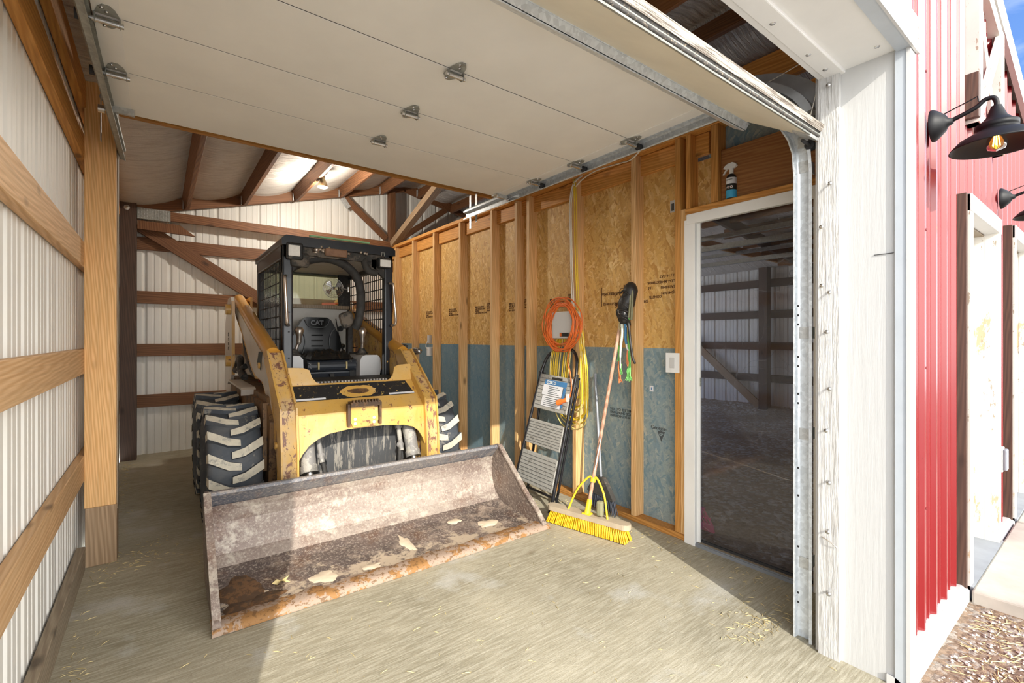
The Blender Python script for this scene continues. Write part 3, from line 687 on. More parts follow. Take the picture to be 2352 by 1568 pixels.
# left jamb (outside the frame to the left, shades the bay)
MB().box(-.34, -.20, .50, .83, 0, 2.46).build('trim_6', M['board'], **ST)
MB().box(-.45, -.34, .50, .60, -.02, 2.9).build('wall_front_corner', M['red_sheet'], **ST)
lumber('header_beam', (-.34, .66, 2.59), (2.70, .66, 2.59), .04, .24, (0,1,0), M['pine_or'], **P('wooden header beam behind the white door header', 'beam'))
MB().box(2.235, 2.80, .60, .62, 0, 2.65).build('wall_return', M['osb_b'], **ST)
MB().box(2.26, 2.30, .62, .72, 0, 2.6).build('door_jamb_post', M['pine_or'], **P('narrow dark gap stud behind the vertical door track', 'stud'))

# ---------- white base flashing and the doors of the facade
MB().prism([(.50, -.04), (.56, -.04), (.56, .035), (.53, .035), (.50, .015)], 'x', 2.19, 3.30).build('baseboard_front', M['trim'], **ST)
MB().prism([(.50, -.04), (.56, -.04), (.56, .035), (.53, .035), (.50, .015)], 'x', 4.27, 4.80).build('baseboard_front', M['trim'], **ST)
def ext_door(n, x0, x1, z1, closed=True):
    d = MB().box(x0+.02, x0+.09, .50, .57, 0, z1).box(x1-.09, x1-.02, .50, .57, 0, z1)
    o = d.build('door_%d' % n, M['peel'], loc=((x0+x1)/2, .6, 0), bevel=.003, **ST)
    MB().box(x0+.02, x1-.02, .496, .57, z1-.09, z1).build('head_casing', M['trim'], o, bevel=.003)
    MB().box(x0+.075, x0+.09, .57, .74, 0, z1-.09).box(x1-.09, x1-.075, .57, .74, 0, z1-.09).build('door_jamb', M['peel'], o)
    MB().box(x0+.09, x1-.09, .57, .74, z1-.10, z1-.085).build('head_jamb', M['weathered'], o)
    MB().box(x0-.012, x0+.02, .512, .56, -.0, z1+.0).build('side_channel', M['darkwood'], o)
    MB().box(x0+.02, x1-.02, .49, .74, -.03, .03).build('door_sill', M['alu'], o)
    if closed:
        s = MB().box(x0+.095, x1-.095, .70, .735, .03, z1-.10).build('door_slab', M['trim'], o)
        k = MB().lathe([(.0, .06), (.022, .058), (.028, .045), (.02, .03), (.010, .025), (.010, .006), (.03, .004), (.03, 0)], (x0+.15, .70, .93), (0,-1,0), 20).build('door_knob', M['steel'], s)
        MB().lathe([(.0, .02), (.022, .018), (.026, 0)], (x0+.15, .70, 1.10), (0,-1,0), 20).build('deadbolt', M['steel'], s)
    return o
ext_door(2, 3.30, 4.26, 2.045); ext_door(3, 4.80, 5.75, 2.10)
MB().box(3.28, 4.75, -.85, .492, -.10, .028).build('step_pad', M['pad'], bevel=.01, **P('low concrete step slab in front of the near red-wall door', 'step'))
MB().box(4.8, 6.6, -1.2, .492, -.12, .02).build('step_pad', M['pad'], bevel=.01, **P('concrete slab beyond, in front of the far red-wall doorway', 'step'))
ob = MB().box(4.42, 4.50, .515, .54, .42, .58).build('outlet_box', M['boxgrey'], bevel=.004, **P('grey weatherproof outlet box low on the red wall between doors', 'outlet'))
MB().box(4.425, 4.495, .495, .516, .43, .57).build('outlet_cover', M['alu'], ob, bevel=.008)
# rake fascia
mb = MB()
def rk(x): return zr(x)
for xa_, xb_ in ((RX, 5.5), (5.5, 9.1)): mb.prism([(xa_, rk(xa_)-.06), (xb_, rk(xb_)-.06), (xb_, rk(xb_)+.10), (xa_, rk(xa_)+.10)], 'y', .50, .53)
mb.prism([(-.6, rk(-.6)-.06), (RX, rk(RX)-.06), (RX, rk(RX)+.10), (-.6, rk(-.6)+.10)], 'y', .50, .53)
mb.build('trim_7', M['trim'], loc=(RX, .51, 3.6), **ST)
# gable X frame
xf = thing('gable_cross_frame', 'white wooden frame with crossed boards high on the red gable', 'frame', (4.0, .50, 2.5))
for a, b in (((3.60, 2.48), (3.60, 3.42)), ((4.32, 2.48), (4.32, 3.26))):
    lumber('upright', (a[0], .535, a[1]), (b[0], .535, b[1]), .085, .07, (1,0,0), M['peel'], xf)
for a, b, yy in (((3.62, 2.54), (4.30, 3.22), .515), ((3.62, 3.36), (4.30, 2.54), .535)):
    lumber('cross_board', (a[0], yy, a[1]), (b[0], yy, b[1]), .08, .025, (1,0,0), M['peel'], xf)
lumber('bottom_rail', (3.56, .535, 2.52), (4.36, .535, 2.52), .08, .06, (0,0,1), M['peel'], xf)
lumber('top_rail', (3.56, .535, 3.40), (4.36, .535, 3.23), .08, .06, (0,0,1), M['peel'], xf)
MB().box(3.52, 3.57, .50, .56, 2.50, 2.74).build('timber_block', M['darkwood'], **P('dark timber block on the red wall behind the near lantern', 'block'))

# ---------- stall area seen through the doorway
for z, lab in ((.57, 'lowest'), (1.16, 'second'), (1.74, 'third'), (2.31, 'highest')):
    lumber('stall_girt', (8.89, .6, z), (8.89, 6.6, z), .14, .04, (0,0,1), M['darkwood'], **P(f'{lab} dark girt on the far stall wall seen through the doorway', 'girt', 'girts of the far stall wall'))
lumber('stall_post', (8.76, 4.02, 0), (8.76, 4.02, 2.6), .15, .15, (1,0,0), M['darkwood'], **P('thick dark post against the far stall wall seen through the doorway', 'post'))
lumber('stall_brace', (8.80, 5.55, 1.30), (8.80, 4.12, .05), .04, .14, (1,0,0), M['treated'], **P('diagonal wood brace leaning to the foot of the far stall post', 'brace'))
for x, z, lab in ((5.2, 2.36, 'nearer'), (6.9, 2.45, 'farther')):
    t = MB().bar((x, .7, z), (x, 6.5, z), .05, .06).bar((x+.02, .7, z+.13), (x+.02, 6.5, z+.13), .05, .05)
    t.build('hanging_track', M['galv_d'], **P(f'{lab} long metal track under the stall roof seen through the doorway', 'track', 'stall ceiling tracks'))
lumber('stall_rafter', (3.2, 3.2, 3.20), (8.8, 3.2, 2.44), .05, .16, (0,1,0), M['darkwood'], **P('dark rafter crossing under the stall roof', 'rafter'))
b = thing('muck_fork', 'bright pink plastic muck fork head on the dirt just inside the doorway', 'fork', (3.06, 1.80, -.02))
mb = MB()
for k in range(6): mb.bar((2.93, 1.745+k*.026, .15), (3.06, 1.745+k*.03, -.01), .006, .012)
mb.bar((2.93, 1.735, .15), (2.93, 1.885, .15), .02, .02).bar((3.0, 1.735, .07), (3.0, 1.895, .07), .01, .012)
mb.build('tines', M['pink'], b); MB().prism([(1.735, .02), (1.905, .02), (1.93, -.03), (1.72, -.03)], 'x', 3.02, 3.035).build('rim', M['pink'], b)
# ================================================================== sectional overhead door
gd = thing('overhead_door', 'cream sectional overhead door rolled up above the bay', 'garage door', (1.0, 2.2, 2.43))
DX0, DX1 = -.185, 2.185
ys = [3.06, 2.585, 2.165, 1.725, 1.28]
for a, b in zip(ys[1:], ys[:-1]):
    s = MB().box(DX0, DX1, a+.002, b-.002, 2.432, 2.475).build('door_section', M['door_panel'], gd, bevel=.003)
    mb = MB()
    for x0, x1 in ((DX0, DX0+.075), (DX1-.075, DX1)): mb.box(x0, x1, a+.004, b-.004, 2.429, 2.433)
    mb.build('end_stile', M['trim_lightened'], s)
    MB().box(DX0+.08, DX1-.08, a+.0005, a+.0035, 2.434, 2.47).build('section_joint', M['dark'], s)
# bottom section hangs down into the curve of the track
A, B = V((0, 1.275, 2.425)), V((0, .800, 2.135)); d = (B-A).normalized(); nrm = V((0, d.z, -d.y))   # nrm: inside face, points down / inwards
if nrm.z > 0: nrm = -nrm
def sec(p, q, x0, x1, t0, t1, mi=0, mb=None):
    mb = mb or MB(); c = (p+q)/2 + nrm*((t0+t1)/2); c.x = (x0+x1)/2
    return mb.obox(c, ((x1-x0)/2, 0, 0), (q-p)/2, nrm*((t1-t0)/2), mi)
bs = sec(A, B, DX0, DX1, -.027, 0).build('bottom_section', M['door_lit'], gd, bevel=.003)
sec(A, B+d*.014, DX0, DX1, -.054, -.028).build('outer_skin', M['skin'], bs)
mb = MB(); E0, E1 = B, B+d*.016
sec(E0, E0+d*.010, DX0, DX1, -.027, -.006, 0, mb); sec(E0, E1, DX0, DX1, -.004, .001, 1, mb); sec(E0, E1, DX0, DX1, -.018, -.015, 1, mb)
c = B + d*.012 + nrm*-.010
mb.tube([(DX0, c.y, c.z), (DX1, c.y, c.z)], .007, 8, 0)
mb.build('bottom_seal', [M['seal'], M['galv_d']], bs)
p = A + d*.155; q = A + d*.225
mb = MB(); sec(p, q, DX0, DX1+.03, 0, .003, 0, mb); sec(p, p+d*.004, DX0, DX1+.03, 0, .035, 0, mb); sec(p, p+d*.06, DX0, DX1+.03, .032, .036, 0, mb); sec(q-d*.008, q-d*.004, DX0, DX1+.03, 0, .03, 0, mb)
mb.build('stiffening_strut', M['galv_b'], bs)
def hinge(x, y, roller=0):
    mb = MB(); z = 2.432
    # gabled leaf plates and the knuckle
    for sgn, mi in ((1, 0), (-1, 0)):
        yy = y + sgn*.010
        pl = [(x-.034, yy), (x+.034, yy), (x+.024, yy+sgn*.040), (x+.010, yy+sgn*.062), (x-.010, yy+sgn*.062), (x-.024, yy+sgn*.040)]
        mb.prism(pl, 'z', z-.006, z-.002)
        for a, b in ((0, .026), (-.012, .048)): mb.lathe([(0, .006), (.006, .005), (.006, 0)], (x+a, yy+sgn*b, z-.006), (0,0,-1), 8, 1)
    for s_ in (-1, 1):
        mb.prism([(y+.045, z-.004), (y-.012, z-.004), (y-.014, z-.034), (y+.006, z-.036)], 'x', x+s_*.034-.0015, x+s_*.034+.0015)
    mb.cyl((x-.045, y-.004, z-.026), (x+.045, y-.004, z-.026), .009, 10, 1)
    if roller:
        mb.cyl((x, y-.004, z-.026), (x+roller*.085, y-.004, z-.026), .005, 8, 1)
        mb.cyl((x+roller*.060, y-.004, z-.026), (x+roller*.085, y-.004, z-.026), .019, 14, 2)
    return mb.build('hinge', [M['galv_d'], M['steel'], M['dark']], gd)
for y in ys[1:-1]:
    hinge(1.0, y); hinge(2.145, y, 1); hinge(-.145, y, -1)
for x, s_ in ((-.145, -1), (2.145, 1)):
    mb = MB().box(x-.045, x+.045, 2.98, 3.055, 2.422, 2.430).box(x-.045, x+.045, 2.975, 2.982, 2.40, 2.43)
    mb.cyl((x-.03, 2.99, 2.405), (x+s_*.09, 2.99, 2.405), .006, 8, 1); mb.cyl((x+s_*.065, 2.99, 2.405), (x+s_*.09, 2.99, 2.405), .019, 14, 1)
    mb.build('top_roller_bracket', [M['galv'], M['steel']], gd)
mb = MB().obox(B + V((2.15, .02, .01)), (.045,0,0), d*.04, nrm*.005); mb.cyl(B+V((2.14, .03, -.01)), B+V((2.235, .03, -.01)), .007, 8, 1); mb.cyl(B+V((2.21, .03, -.01)), B+V((2.24, .03, -.01)), .02, 14, 1)
mb.build('bottom_bracket', [M['galv'], M['dark']], gd)
MB().tube([(.72, .80, 2.11), (.735, .795, 2.06)], .003).build('pull_cord', M['straw'], gd) if False else None

def track(name, label, x, side, y_end, zc=2.405, toe=0.0):
    t = thing(name, label, 'door track', (x, .86, 0), None)
    path = [V((x, .86, 0)), V((x, .86, 1.0)), V((x, .86, 2.02))]
    for i in range(1, 9):
        a = math.pi/2*i/8; path.append(V((x, .86 + .36*(1-math.cos(a)), 2.045 + (zc-2.045)*math.sin(a))))
    path.append(V((x+toe, y_end, zc)))
    mb = MB()
    def sweep(path, prof):
        vs = []
        for i, p in enumerate(path):
            a = path[max(0, i-1)]; b = path[min(len(path)-1, i+1)]; dd = (b-a).normalized(); xx = V((1,0,0)); nn = dd.cross(xx).normalized()
            for u, w in prof: vs.append(p + xx*u*side + nn*w)
        n = len(prof)
        mb.add(vs, [(i*n+k, i*n+k+1, (i+1)*n+k+1, (i+1)*n+k) for i in range(len(path)-1) for k in range(n-1)], 0, False)
    sweep(path, [(-.024, .034), (-.024, .028), (-.002, .024), (.004, .016), (.004, -.016), (-.002, -.024), (-.024, -.028), (-.024, -.040)])
    tr = mb.build('track_rail', M['galv_b'] if side > 0 else M['galv_d'], t)
    m2 = tr.modifiers.new('solid', 'SOLIDIFY'); m2.thickness = .002
    return t, sweep
t, _ = track('door_track', 'galvanised track at the right side of the bay, upright then running back under the roof', 2.235, 1, 3.67, 2.415)
mb = MB().box(2.232, 2.238, 1.4, 3.67, 2.44, 2.475).box(2.232, 2.262, 1.4, 3.67, 2.472, 2.476); mb.build('angle_iron', M['galv_d'], t)
for z in (.30, .86, 1.30, 2.02, 2.13):
    MB().box(2.24, 2.30, .842, .846, z, z+.05).box(2.236, 2.242, .842, .885, z, z+.05).build('jamb_bracket', M['galv'], t)
mb = MB()
for z in (.16, .20, .40, .62, .74, 1.02, 1.06, 1.18, 1.22, 1.36, 1.40, 1.44): mb.cyl((2.2095, .873, z), (2.2085, .873, z), .005, 8)
for z in (.10, .13, .34, .52, .56, .80, .84, 1.00): mb.cyl((2.226, .8305, z), (2.226, .8325, z), .005, 8)
mb.build('bolt_holes', M['dark'], t)
mb = MB()
for x, y in ((2.262, 3.52), (2.262, 3.62)):
    mb.box(x, x+.003, y, y+.03, 2.34 if y < 3.6 else 2.30, 2.60)
mb.build('hanging_strap', M['galv'], t)
up = [V((2.262, .80 + .0, 2.30))] + [V((2.262, .80+.42*(1-math.cos(a)), 2.40+.13*math.sin(a))) for a in [math.pi/2*i/8 for i in range(9)]] + [V((2.262, 1.75, 2.545))]
mb = MB()
def arc(r): return [(1.24 - r*math.cos(a), 2.18 + r*.80*math.sin(a)) for a in [math.pi*i/32 for i in range(3, 17)]]
for r0, r1, x0, x1 in ((.435, .40, 2.225, 2.29), (.50, .435, 2.284, 2.29), (.36, .33, 2.225, 2.29), (.40, .36, 2.284, 2.29)):
    o_, i_ = arc(r0), arc(r1)
    for k in range(len(o_)-1): mb.prism([o_[k], o_[k+1], i_[k+1], i_[k]], 'x', x0, x1)
mb.build('upper_curve', M['curve'], t)
mb = MB().tube([(2.20, .838, 2.17), (2.215, .80, 2.36), (2.22, .79, 2.50)], .002, 5); mb.tube(spline([(2.22, .82, 2.50), (2.23, 1.05, 2.47), (2.24, 1.5, 2.44)], 4), .002, 5); mb.build('lift_cable', M['romex'], t)
t, _ = track('door_track', 'galvanised track high along the left side of the bay', -.232, -1, 3.66, 2.40, .045)
MB().bar((-.238, 1.4, 2.445), (-.195, 3.62, 2.445), .004, .04, (0,0,1)).build('angle_iron', M['galv_d'], t)
for y in (1.5, 3.45):
    MB().box(-.262, -.258, y, y+.03, 2.40, 2.66).build('hanging_strap', M['galv'], t)

# ================================================================== ceiling lamp
lf = thing('ceiling_lamp', 'lit reflector bulb hanging from a roof purlin', 'lamp', (1.45, 5.42, 3.0))
lx, ly = 1.45, 5.42
MB().lathe([(0, .0), (.05, 0), (.05, -.05), (0, -.05)], (lx, ly, 3.215), (0,0,1), 20).build('junction_box', M['blackdull'], lf)
MB().lathe([(.0, .0), (.055, 0), (.055, -.018), (.026, -.05), (.024, -.075), (0, -.075)], (lx, ly, 3.165), (0,0,1), 24).build('lamp_holder', M['white'], lf)
MB().lathe([(.022, 0), (.024, -.02), (.045, -.07), (.056, -.10), (.056, -.108)], (lx, ly, 3.09), (0,0,1), 28).build('bulb_reflector', M['brass'], lf)
MB().lathe([(.055, 0), (.04, -.010), (0, -.014)], (lx, ly, 2.984), (0,0,1), 28).build('bulb_face', M['bulbon'], lf)
MB().tube(spline([(lx-.02, ly, 3.2), (lx-.05, ly-.02, 3.16), (lx+.02, ly-.03, 3.14)], 6), .004).build('lamp_wire', M['romex'], lf)
for k, x in enumerate((1.965,)):
    pass

# ================================================================== skid steer loader
SL = thing('skid_steer_loader', 'yellow skid steer loader with wide muddy bucket parked in the bay', 'loader', (1.14, 4.2, 0))
XL, XR = .595, 1.685
def tire(xc, yc, label):
    mb = MB(); Rr, W = .395, .155
    prof = [(.21, -.11), (.25, -.135), (.33, -.156), (.375, -.150), (.392, -.125), (Rr, -.06), (Rr, .06), (.392, .125), (.375, .150), (.33, .156), (.25, .135), (.21, .11)]
    mb.lathe(prof, (xc, yc, .42), (1,0,0), 56)
    def pt3(w, th, r): return (xc+w, yc - r*math.cos(th), .42 + r*math.sin(th))
    nl = 17
    for k in range(nl):
        for sd in (-1, 1):
            th0 = 2*math.pi*(k + (0 if sd > 0 else .5))/nl
            cen = [(-.025, -.02), (.045, .015), (.095, .085), (.152, .165), (.160, .175)]
            hw = [.050, .062, .066, .070, .066]; hh = [.022, .024, .024, .022, -.035]
            vs = []
            for (w, tt), h_, e in zip(cen, hw, hh):
                for q in (-1, 1):
                    vs.append(pt3(sd*w, th0+tt+q*h_, Rr+e)); vs.append(pt3(sd*w*(1.0), th0+tt+q*(h_+.018), Rr-.010 if e > 0 else Rr-.05))
            for i in range(len(cen)-1):
                a = i*4; b = a+4
                mb.add([vs[j] for j in (a, b, b+2, a+2)], [(0,1,2,3)], 1)
                mb.add([vs[j] for j in (a, b, b+1, a+1)], [(0,1,2,3)], 0)
                mb.add([vs[j] for j in (a+2, b+2, b+3, a+3)], [(0,1,2,3)], 0)
            mb.add([vs[j] for j in (0, 1, 3, 2)], [(0,1,2,3)], 0)
    t = mb.build('tire', [M['rubber'], M['lug']], SL)
    if label: t['label'] = label
    sd = -1 if xc < 1 else 1
    mb = MB().lathe([(.215, sd*.11), (.20, sd*.09), (.19, sd*.02), (.12, sd*.02), (.10, sd*.05), (0, sd*.05)], (xc, yc, .42), (1,0,0), 32)
    for i in range(8): mb.cyl((xc+sd*.02, yc+.155*math.cos(i*math.pi/4), .42+.155*math.sin(i*math.pi/4)), (xc+sd*.04, yc+.155*math.cos(i*math.pi/4), .42+.155*math.sin(i*math.pi/4)), .012, 6)
    mb.build('wheel_rim', M['yellow'], t)
tire(.392, 3.80, None); tire(1.862, 3.78, None); tire(.392, 4.74, None); tire(1.862, 4.74, None)
# chassis
mb = MB().prism([(3.50, .28), (3.44, .74), (3.60, .90), (5.55, .92), (5.62, .40), (5.3, .26)], 'x', .585, 1.70)
ch = mb.build('chassis', M['chassis'], SL, bevel=.01)
MB().box(.62, 1.66, 3.40, 3.445, .22, .72).build('belly_plate', M['belly'], SL, bevel=.004)
MB().prism([(3.46, .72), (3.52, .99), (3.9, .99), (3.9, .72)], 'x', .72, 1.56).build('foot_well', M['blackdull'], SL)
for xa, xb in ((.50, .60), (1.68, 1.78)):
    MB().prism([(4.12, .86), (4.10, .905), (4.14, .92), (4.95, .925), (5.0, .88), (4.94, .91), (4.15, .905), (4.125, .90), (4.135, .865)], 'x', xa, xb).build('fender', M['lgrey'], SL)
for x0, x1 in ((.56, .60), (1.68, 1.72)):
    for yc in (3.80, 4.74): MB().cyl((x0-.03, yc, .42), (x1+.03, yc, .42), .13, 24).build('axle_hub', M['blackdull'], SL)
    MB().prism([(3.55, .40), (3.55, .86), (5.5, .88), (5.5, .40)], 'x', x0, x1).build('side_plate', M['chassis'], SL)
# engine housing and rear towers
MB().box(.74, 1.54, 5.06, 5.85, .90, 1.48).build('engine_hood', M['yellow'], SL, bevel=.03)
for x, o in ((.565, -1), (1.715, 1)):
    a, b = (x-.012, x+.012)
    tw = MB().prism([(5.30, .76), (5.18, 1.05), (5.18, 1.62), (5.24, 1.70), (5.50, 1.70), (5.72, 1.45), (5.80, .9), (5.7, .76)], 'x', a, b).build('tower_plate', M['lgrey'], SL, bevel=.003)
    MB().box(a-.001, b+.001, 5.174, 5.182, .95, 1.66).build('plate_edge', M['yellow'], tw)
    for z in (1.58, 1.08): MB().cyl((x+o*.012, 5.26, z), (x+o*.055, 5.26, z), .05, 16).build('pivot_boss', M['yellow'], tw)
    MB().box(x-o*.15-.01, x-o*.15+.01, 5.16, 5.70, 1.0, 1.70).build('inner_plate', M['yellow'], tw)
    if o < 0: text('lettering', '252B', .09, (x-.0125, 5.42, 1.18), (0,0,1), (0,1,0), M['ink'], tw)
# loader arms
def arm(xa, xb, s):
    xm = (xa+xb)/2
    poly = [(3.155, .26), (3.165, .60), (3.20, .84), (3.66, 1.17), (5.46, 1.69), (5.52, 1.62), (5.40, 1.52), (4.95, 1.33), (4.42, 1.05), (4.20, .98), (4.02, .99), (3.86, .96), (3.60, .78), (3.36, .52), (3.33, .26)]
    a = MB().prism(poly, 'x', xm-.038, xm+.038).build('loader_arm', M['yellow_rust'], SL, bevel=.004)
    inner = [(3.72, 1.14), (5.40, 1.63), (5.35, 1.55), (4.92, 1.36), (4.40, 1.08), (4.2, 1.01), (3.86, .98), (3.62, .82), (3.50, .80)]
    MB().prism(inner, 'x', xm-.040 if s < 0 else xm+.038, xm-.038 if s < 0 else xm+.040).build('arm_side', M['lgrey'], a)
    MB().tube([(xm, 3.70, 1.185), (xm, 4.5, 1.42), (xm, 5.46, 1.695)], .052, 16).build('boom_tube', M['orange'], a)
    mb = MB()
    for x0, x1 in ((xa, xa+.012), (xb-.012, xb)):
        mb.prism([(3.135, .26), (3.145, .60), (3.18, .86), (3.62, 1.215), (3.76, 1.20), (3.70, 1.12), (3.30, .80), (3.24, .6), (3.24, .26)], 'x', x0, x1)
    mb.build('arm_flange', M['yellow'], a)
    mb = MB().prism([(3.150, .26), (3.160, .60), (3.192, .845), (3.64, 1.20), (3.68, 1.17), (3.22, .83), (3.19, .60), (3.18, .26)], 'x', xa+.010, xb-.010)
    mb.build('arm_face', M['yellow_rust'], a)
    for y, z in ((3.235, .30), (3.27, .62), (3.9, 1.10)):
        MB().cyl((xa-.012, y, z), (xa, y, z), .022, 12).cyl((xb, y, z), (xb+.012, y, z), .022, 12).build('pin_boss', M['yellow'], a)
    if s < 0:
        mb = MB().prism([(3.93, 1.06), (4.10, 1.10), (4.02, 1.20), (3.86, 1.20)], 'x', xm-.042, xm-.040); mb.build('warning_decal', M['ink_blue'], a)
    return a
arm(XL, XL+.105, -1); arm(XR-.105, XR, 1)
# red and black hydraulic parts behind the left arm
MB().bar((.66, 4.55, 1.28), (.66, 4.2, .98), .05, .07).build('red_link', M['rustred'], SL)
MB().tube(spline([(.66, 5.3, 1.62), (.64, 5.0, 1.30), (.63, 4.7, 1.1), (.63, 4.4, 1.0)], 6), .022).tube(spline([(.61, 5.3, 1.0), (.60, 5.0, 1.12), (.59, 4.85, 1.0), (.60, 4.7, .96)], 6), .03).tube(spline([(.63, 5.25, 1.1), (.57, 5.05, 1.0), (.62, 4.8, 1.05)], 6), .025).build('hydraulic_hose', M['blackdull'], SL)
MB().cyl((.60, 5.0, 1.02), (.60, 4.85, .98), .035, 14).cyl((.60, 4.85, .98), (.60, 4.80, .97), .018, 14, 1).build('hose_fitting', [M['chrome'], M['steel']], SL)
# auxiliary couplers on the right arm
mb = MB()
mb.cyl((1.74, 3.90, 1.20), (1.70, 3.72, 1.17), .028, 16).cyl((1.70, 3.72, 1.17), (1.695, 3.69, 1.165), .036, 12)
mb.cyl((1.80, 3.82, 1.02), (1.77, 3.66, .985), .030, 16).cyl((1.77, 3.66, .985), (1.765, 3.62, .98), .038, 12)
mb.build('hydraulic_coupler', M['hyd'], SL)
MB().lathe([(.0, .05), (.022, .048), (.024, .0), (.032, -.01), (.032, -.05)], (1.80, 3.76, 1.19), (0,-1,0), 20).build('coupler_cap', M['steel'], SL)
MB().tube(spline([(1.66, 3.95, .95), (1.66, 3.92, 1.10), (1.70, 3.90, 1.22), (1.76, 3.88, 1.22)], 6), .022).build('coupler_hose', M['hose'], SL)
# cross member between the arms
xa, xb = XL+.10, XR-.10
mb = MB()
mb.prism([(3.20, .80), (3.42, .985), (3.425, .97), (3.215, .79)], 'x', xa, xb)
up_ = lambda x, z: (x, 3.20+(z-.80)*1.19, z)
# ears at both ends of the upper plate
for s_ in (0, 1):
    prof = [(0, .98), (0, 1.10), (.03, 1.10), (.10, 1.095), (.135, 1.08), (.15, 1.03), (.175, .995), (.21, .98)]
    pts = [(xa+p, z) if not s_ else (xb-p, z) for p, z in prof]
    f = [(x, 3.41+(z-.98)*.25, z) for x, z in pts]; bk = [(x, y+.012, z) for x, y, z in f]; n = len(f)
    mb.add(f+bk, [list(range(n)), list(range(n, 2*n))[::-1]] + [(i, (i+1) % n, (i+1) % n+n, i+n) for i in range(n)])
cm = mb.build('cross_member', M['yellow'], SL)
mb = MB()
arch = [(xa, .50)] + [(xa+.03, .56), (xa+.07, .61), (xa+.13, .65), (xa+.20, .675), (xa+.32, .69)] + [(xb-.32, .69), (xb-.17, .675), (xb-.10, .655), (xb-.055, .62), (xb-.02, .56), (xb, .50)]
top = [(xb, .805), (xa, .805)]
ply = arch + top
# split into strips so that the arch stays clean
for (x0, z0), (x1, z1) in zip(arch, arch[1:]):
    vs = [(x0, 3.175, z0), (x1, 3.175, z1), (x1, 3.20, .805), (x0, 3.20, .805), (x0, 3.195, z0), (x1, 3.195, z1), (x1, 3.22, .80), (x0, 3.22, .80)]
    mb.add(vs, [(0,1,2,3), (7,6,5,4), (0,4,5,1), (3,2,6,7)])
mb.build('torque_plate', M['yellow'], cm)
# decal on the sloped plate
def onplate(x, t, off=.0015):                # t = 0 lower edge, 1 upper edge of the sloped plate
    return V((x, 3.20+.22*t, .80+.185*t)) + V((0, -.64, .77))*off
mb = MB(); x0, x1 = xa+.0, xb-.03
mb.add([onplate(x0, .44), onplate(x1, .44), onplate(x1-.03, .94), onplate(x0+.0, .94)], [(0,1,2,3)])
dc = mb.build('black_decal', M['decal'], cm)
mb = MB(); mb.add([onplate(x0+.02, .46, .0025), onplate(x0+.21, .46, .0025), onplate(x0+.21, .52, .0025), onplate(x0+.02, .52, .0025)], [(0,1,2,3)])
mb.add([onplate(x1-.20, .46, .0025), onplate(x1-.0, .46, .0025), onplate(x1-.0, .52, .0025), onplate(x1-.20, .52, .0025)], [(0,1,2,3)])
mb.build('decal_stripe', M['paper'], dc)
xc = (xa+xb)/2
def oval(rx, rt, o, n=28, jag=0.0): return [onplate(xc+rx*math.cos(2*math.pi*i/n)*(1+jag*R.uniform(-1, 1)), .66+rt*math.sin(2*math.pi*i/n)*(1+jag*R.uniform(-1, 1)), o) for i in range(n)]
v = oval(.13, .20, .003, 28, .1); MB().add(v, [tuple(range(len(v)))]).build('decal_oval', M['yellow'], dc)
v = oval(.075, .09, .0045, 28, .12); MB().add(v, [tuple(range(len(v)))]).build('rust_patch', M['mud'], dc)
mb = MB()
for i in range(22):
    x = .88 + i*.0235; mb.box(x, x+.013, 3.422, 3.46, .985, .998)
MB().box(.86, 1.40, 3.425, 3.60, .972, .987).build('step_tread', M['mud'], SL); mb.build('tread_teeth', M['hyd'], SL)
# latch bracket on the torque plate
mb = MB().prism([(1.03, .86), (1.21, .86), (1.215, .74), (1.20, .70), (1.04, .70), (1.025, .74)], 'y', 3.155, 3.20)
lt = mb.build('latch_bracket', M['yellow'], cm, bevel=.006)
mb = MB().box(1.02, 1.225, 3.13, 3.20, .84, .872)
for i in range(9): mb.box(1.03+i*.021, 1.04+i*.021, 3.12, 3.15, .868, .886)
mb.box(1.005, 1.022, 3.15, 3.19, .71, .86).box(1.222, 1.238, 3.15, 3.19, .71, .86)
mb.build('latch_hook', M['mud'], lt)
mb = MB()
for x in (1.055, 1.185):
    for z in (.725, .755): mb.lathe([(0, .01), (.009, .008), (.011, 0)], (x, 3.155, z), (0,-1,0), 10)
mb.build('latch_bolt', M['lens'], lt)
# tilt cylinders
for x, s_ in ((.775, 1), (1.50, -1)):
    cy = MB().cyl((x, 3.36, .80), (x, 3.215, .46), .047, 20).cyl((x, 3.220, .47), (x, 3.20, .43), .054, 20).build('tilt_cylinder', M['hyd'], SL)
    MB().cyl((x, 3.20, .44), (x, 3.12, .25), .021, 16).build('cylinder_rod', M['steel'], cy)
    MB().cyl((x+.075*s_, 3.30, .64), (x+.085*s_, 3.22, .48), .017, 12).cyl((x+.073*s_, 3.31, .66), (x+.074*s_, 3.30, .63), .028, 12).lathe([(0, .02), (.022, .02), (.026, 0)], (x+.085*s_, 3.25, .52), (0,-1,0), 10).build('hose_coupling', M['hyd'], cy)
    MB().tube(spline([(x+.09*s_, 3.24, .50), (x+.10*s_, 3.22, .40), (x+.08*s_, 3.24, .30)], 5), .014).build('hose', M['hose'], cy)
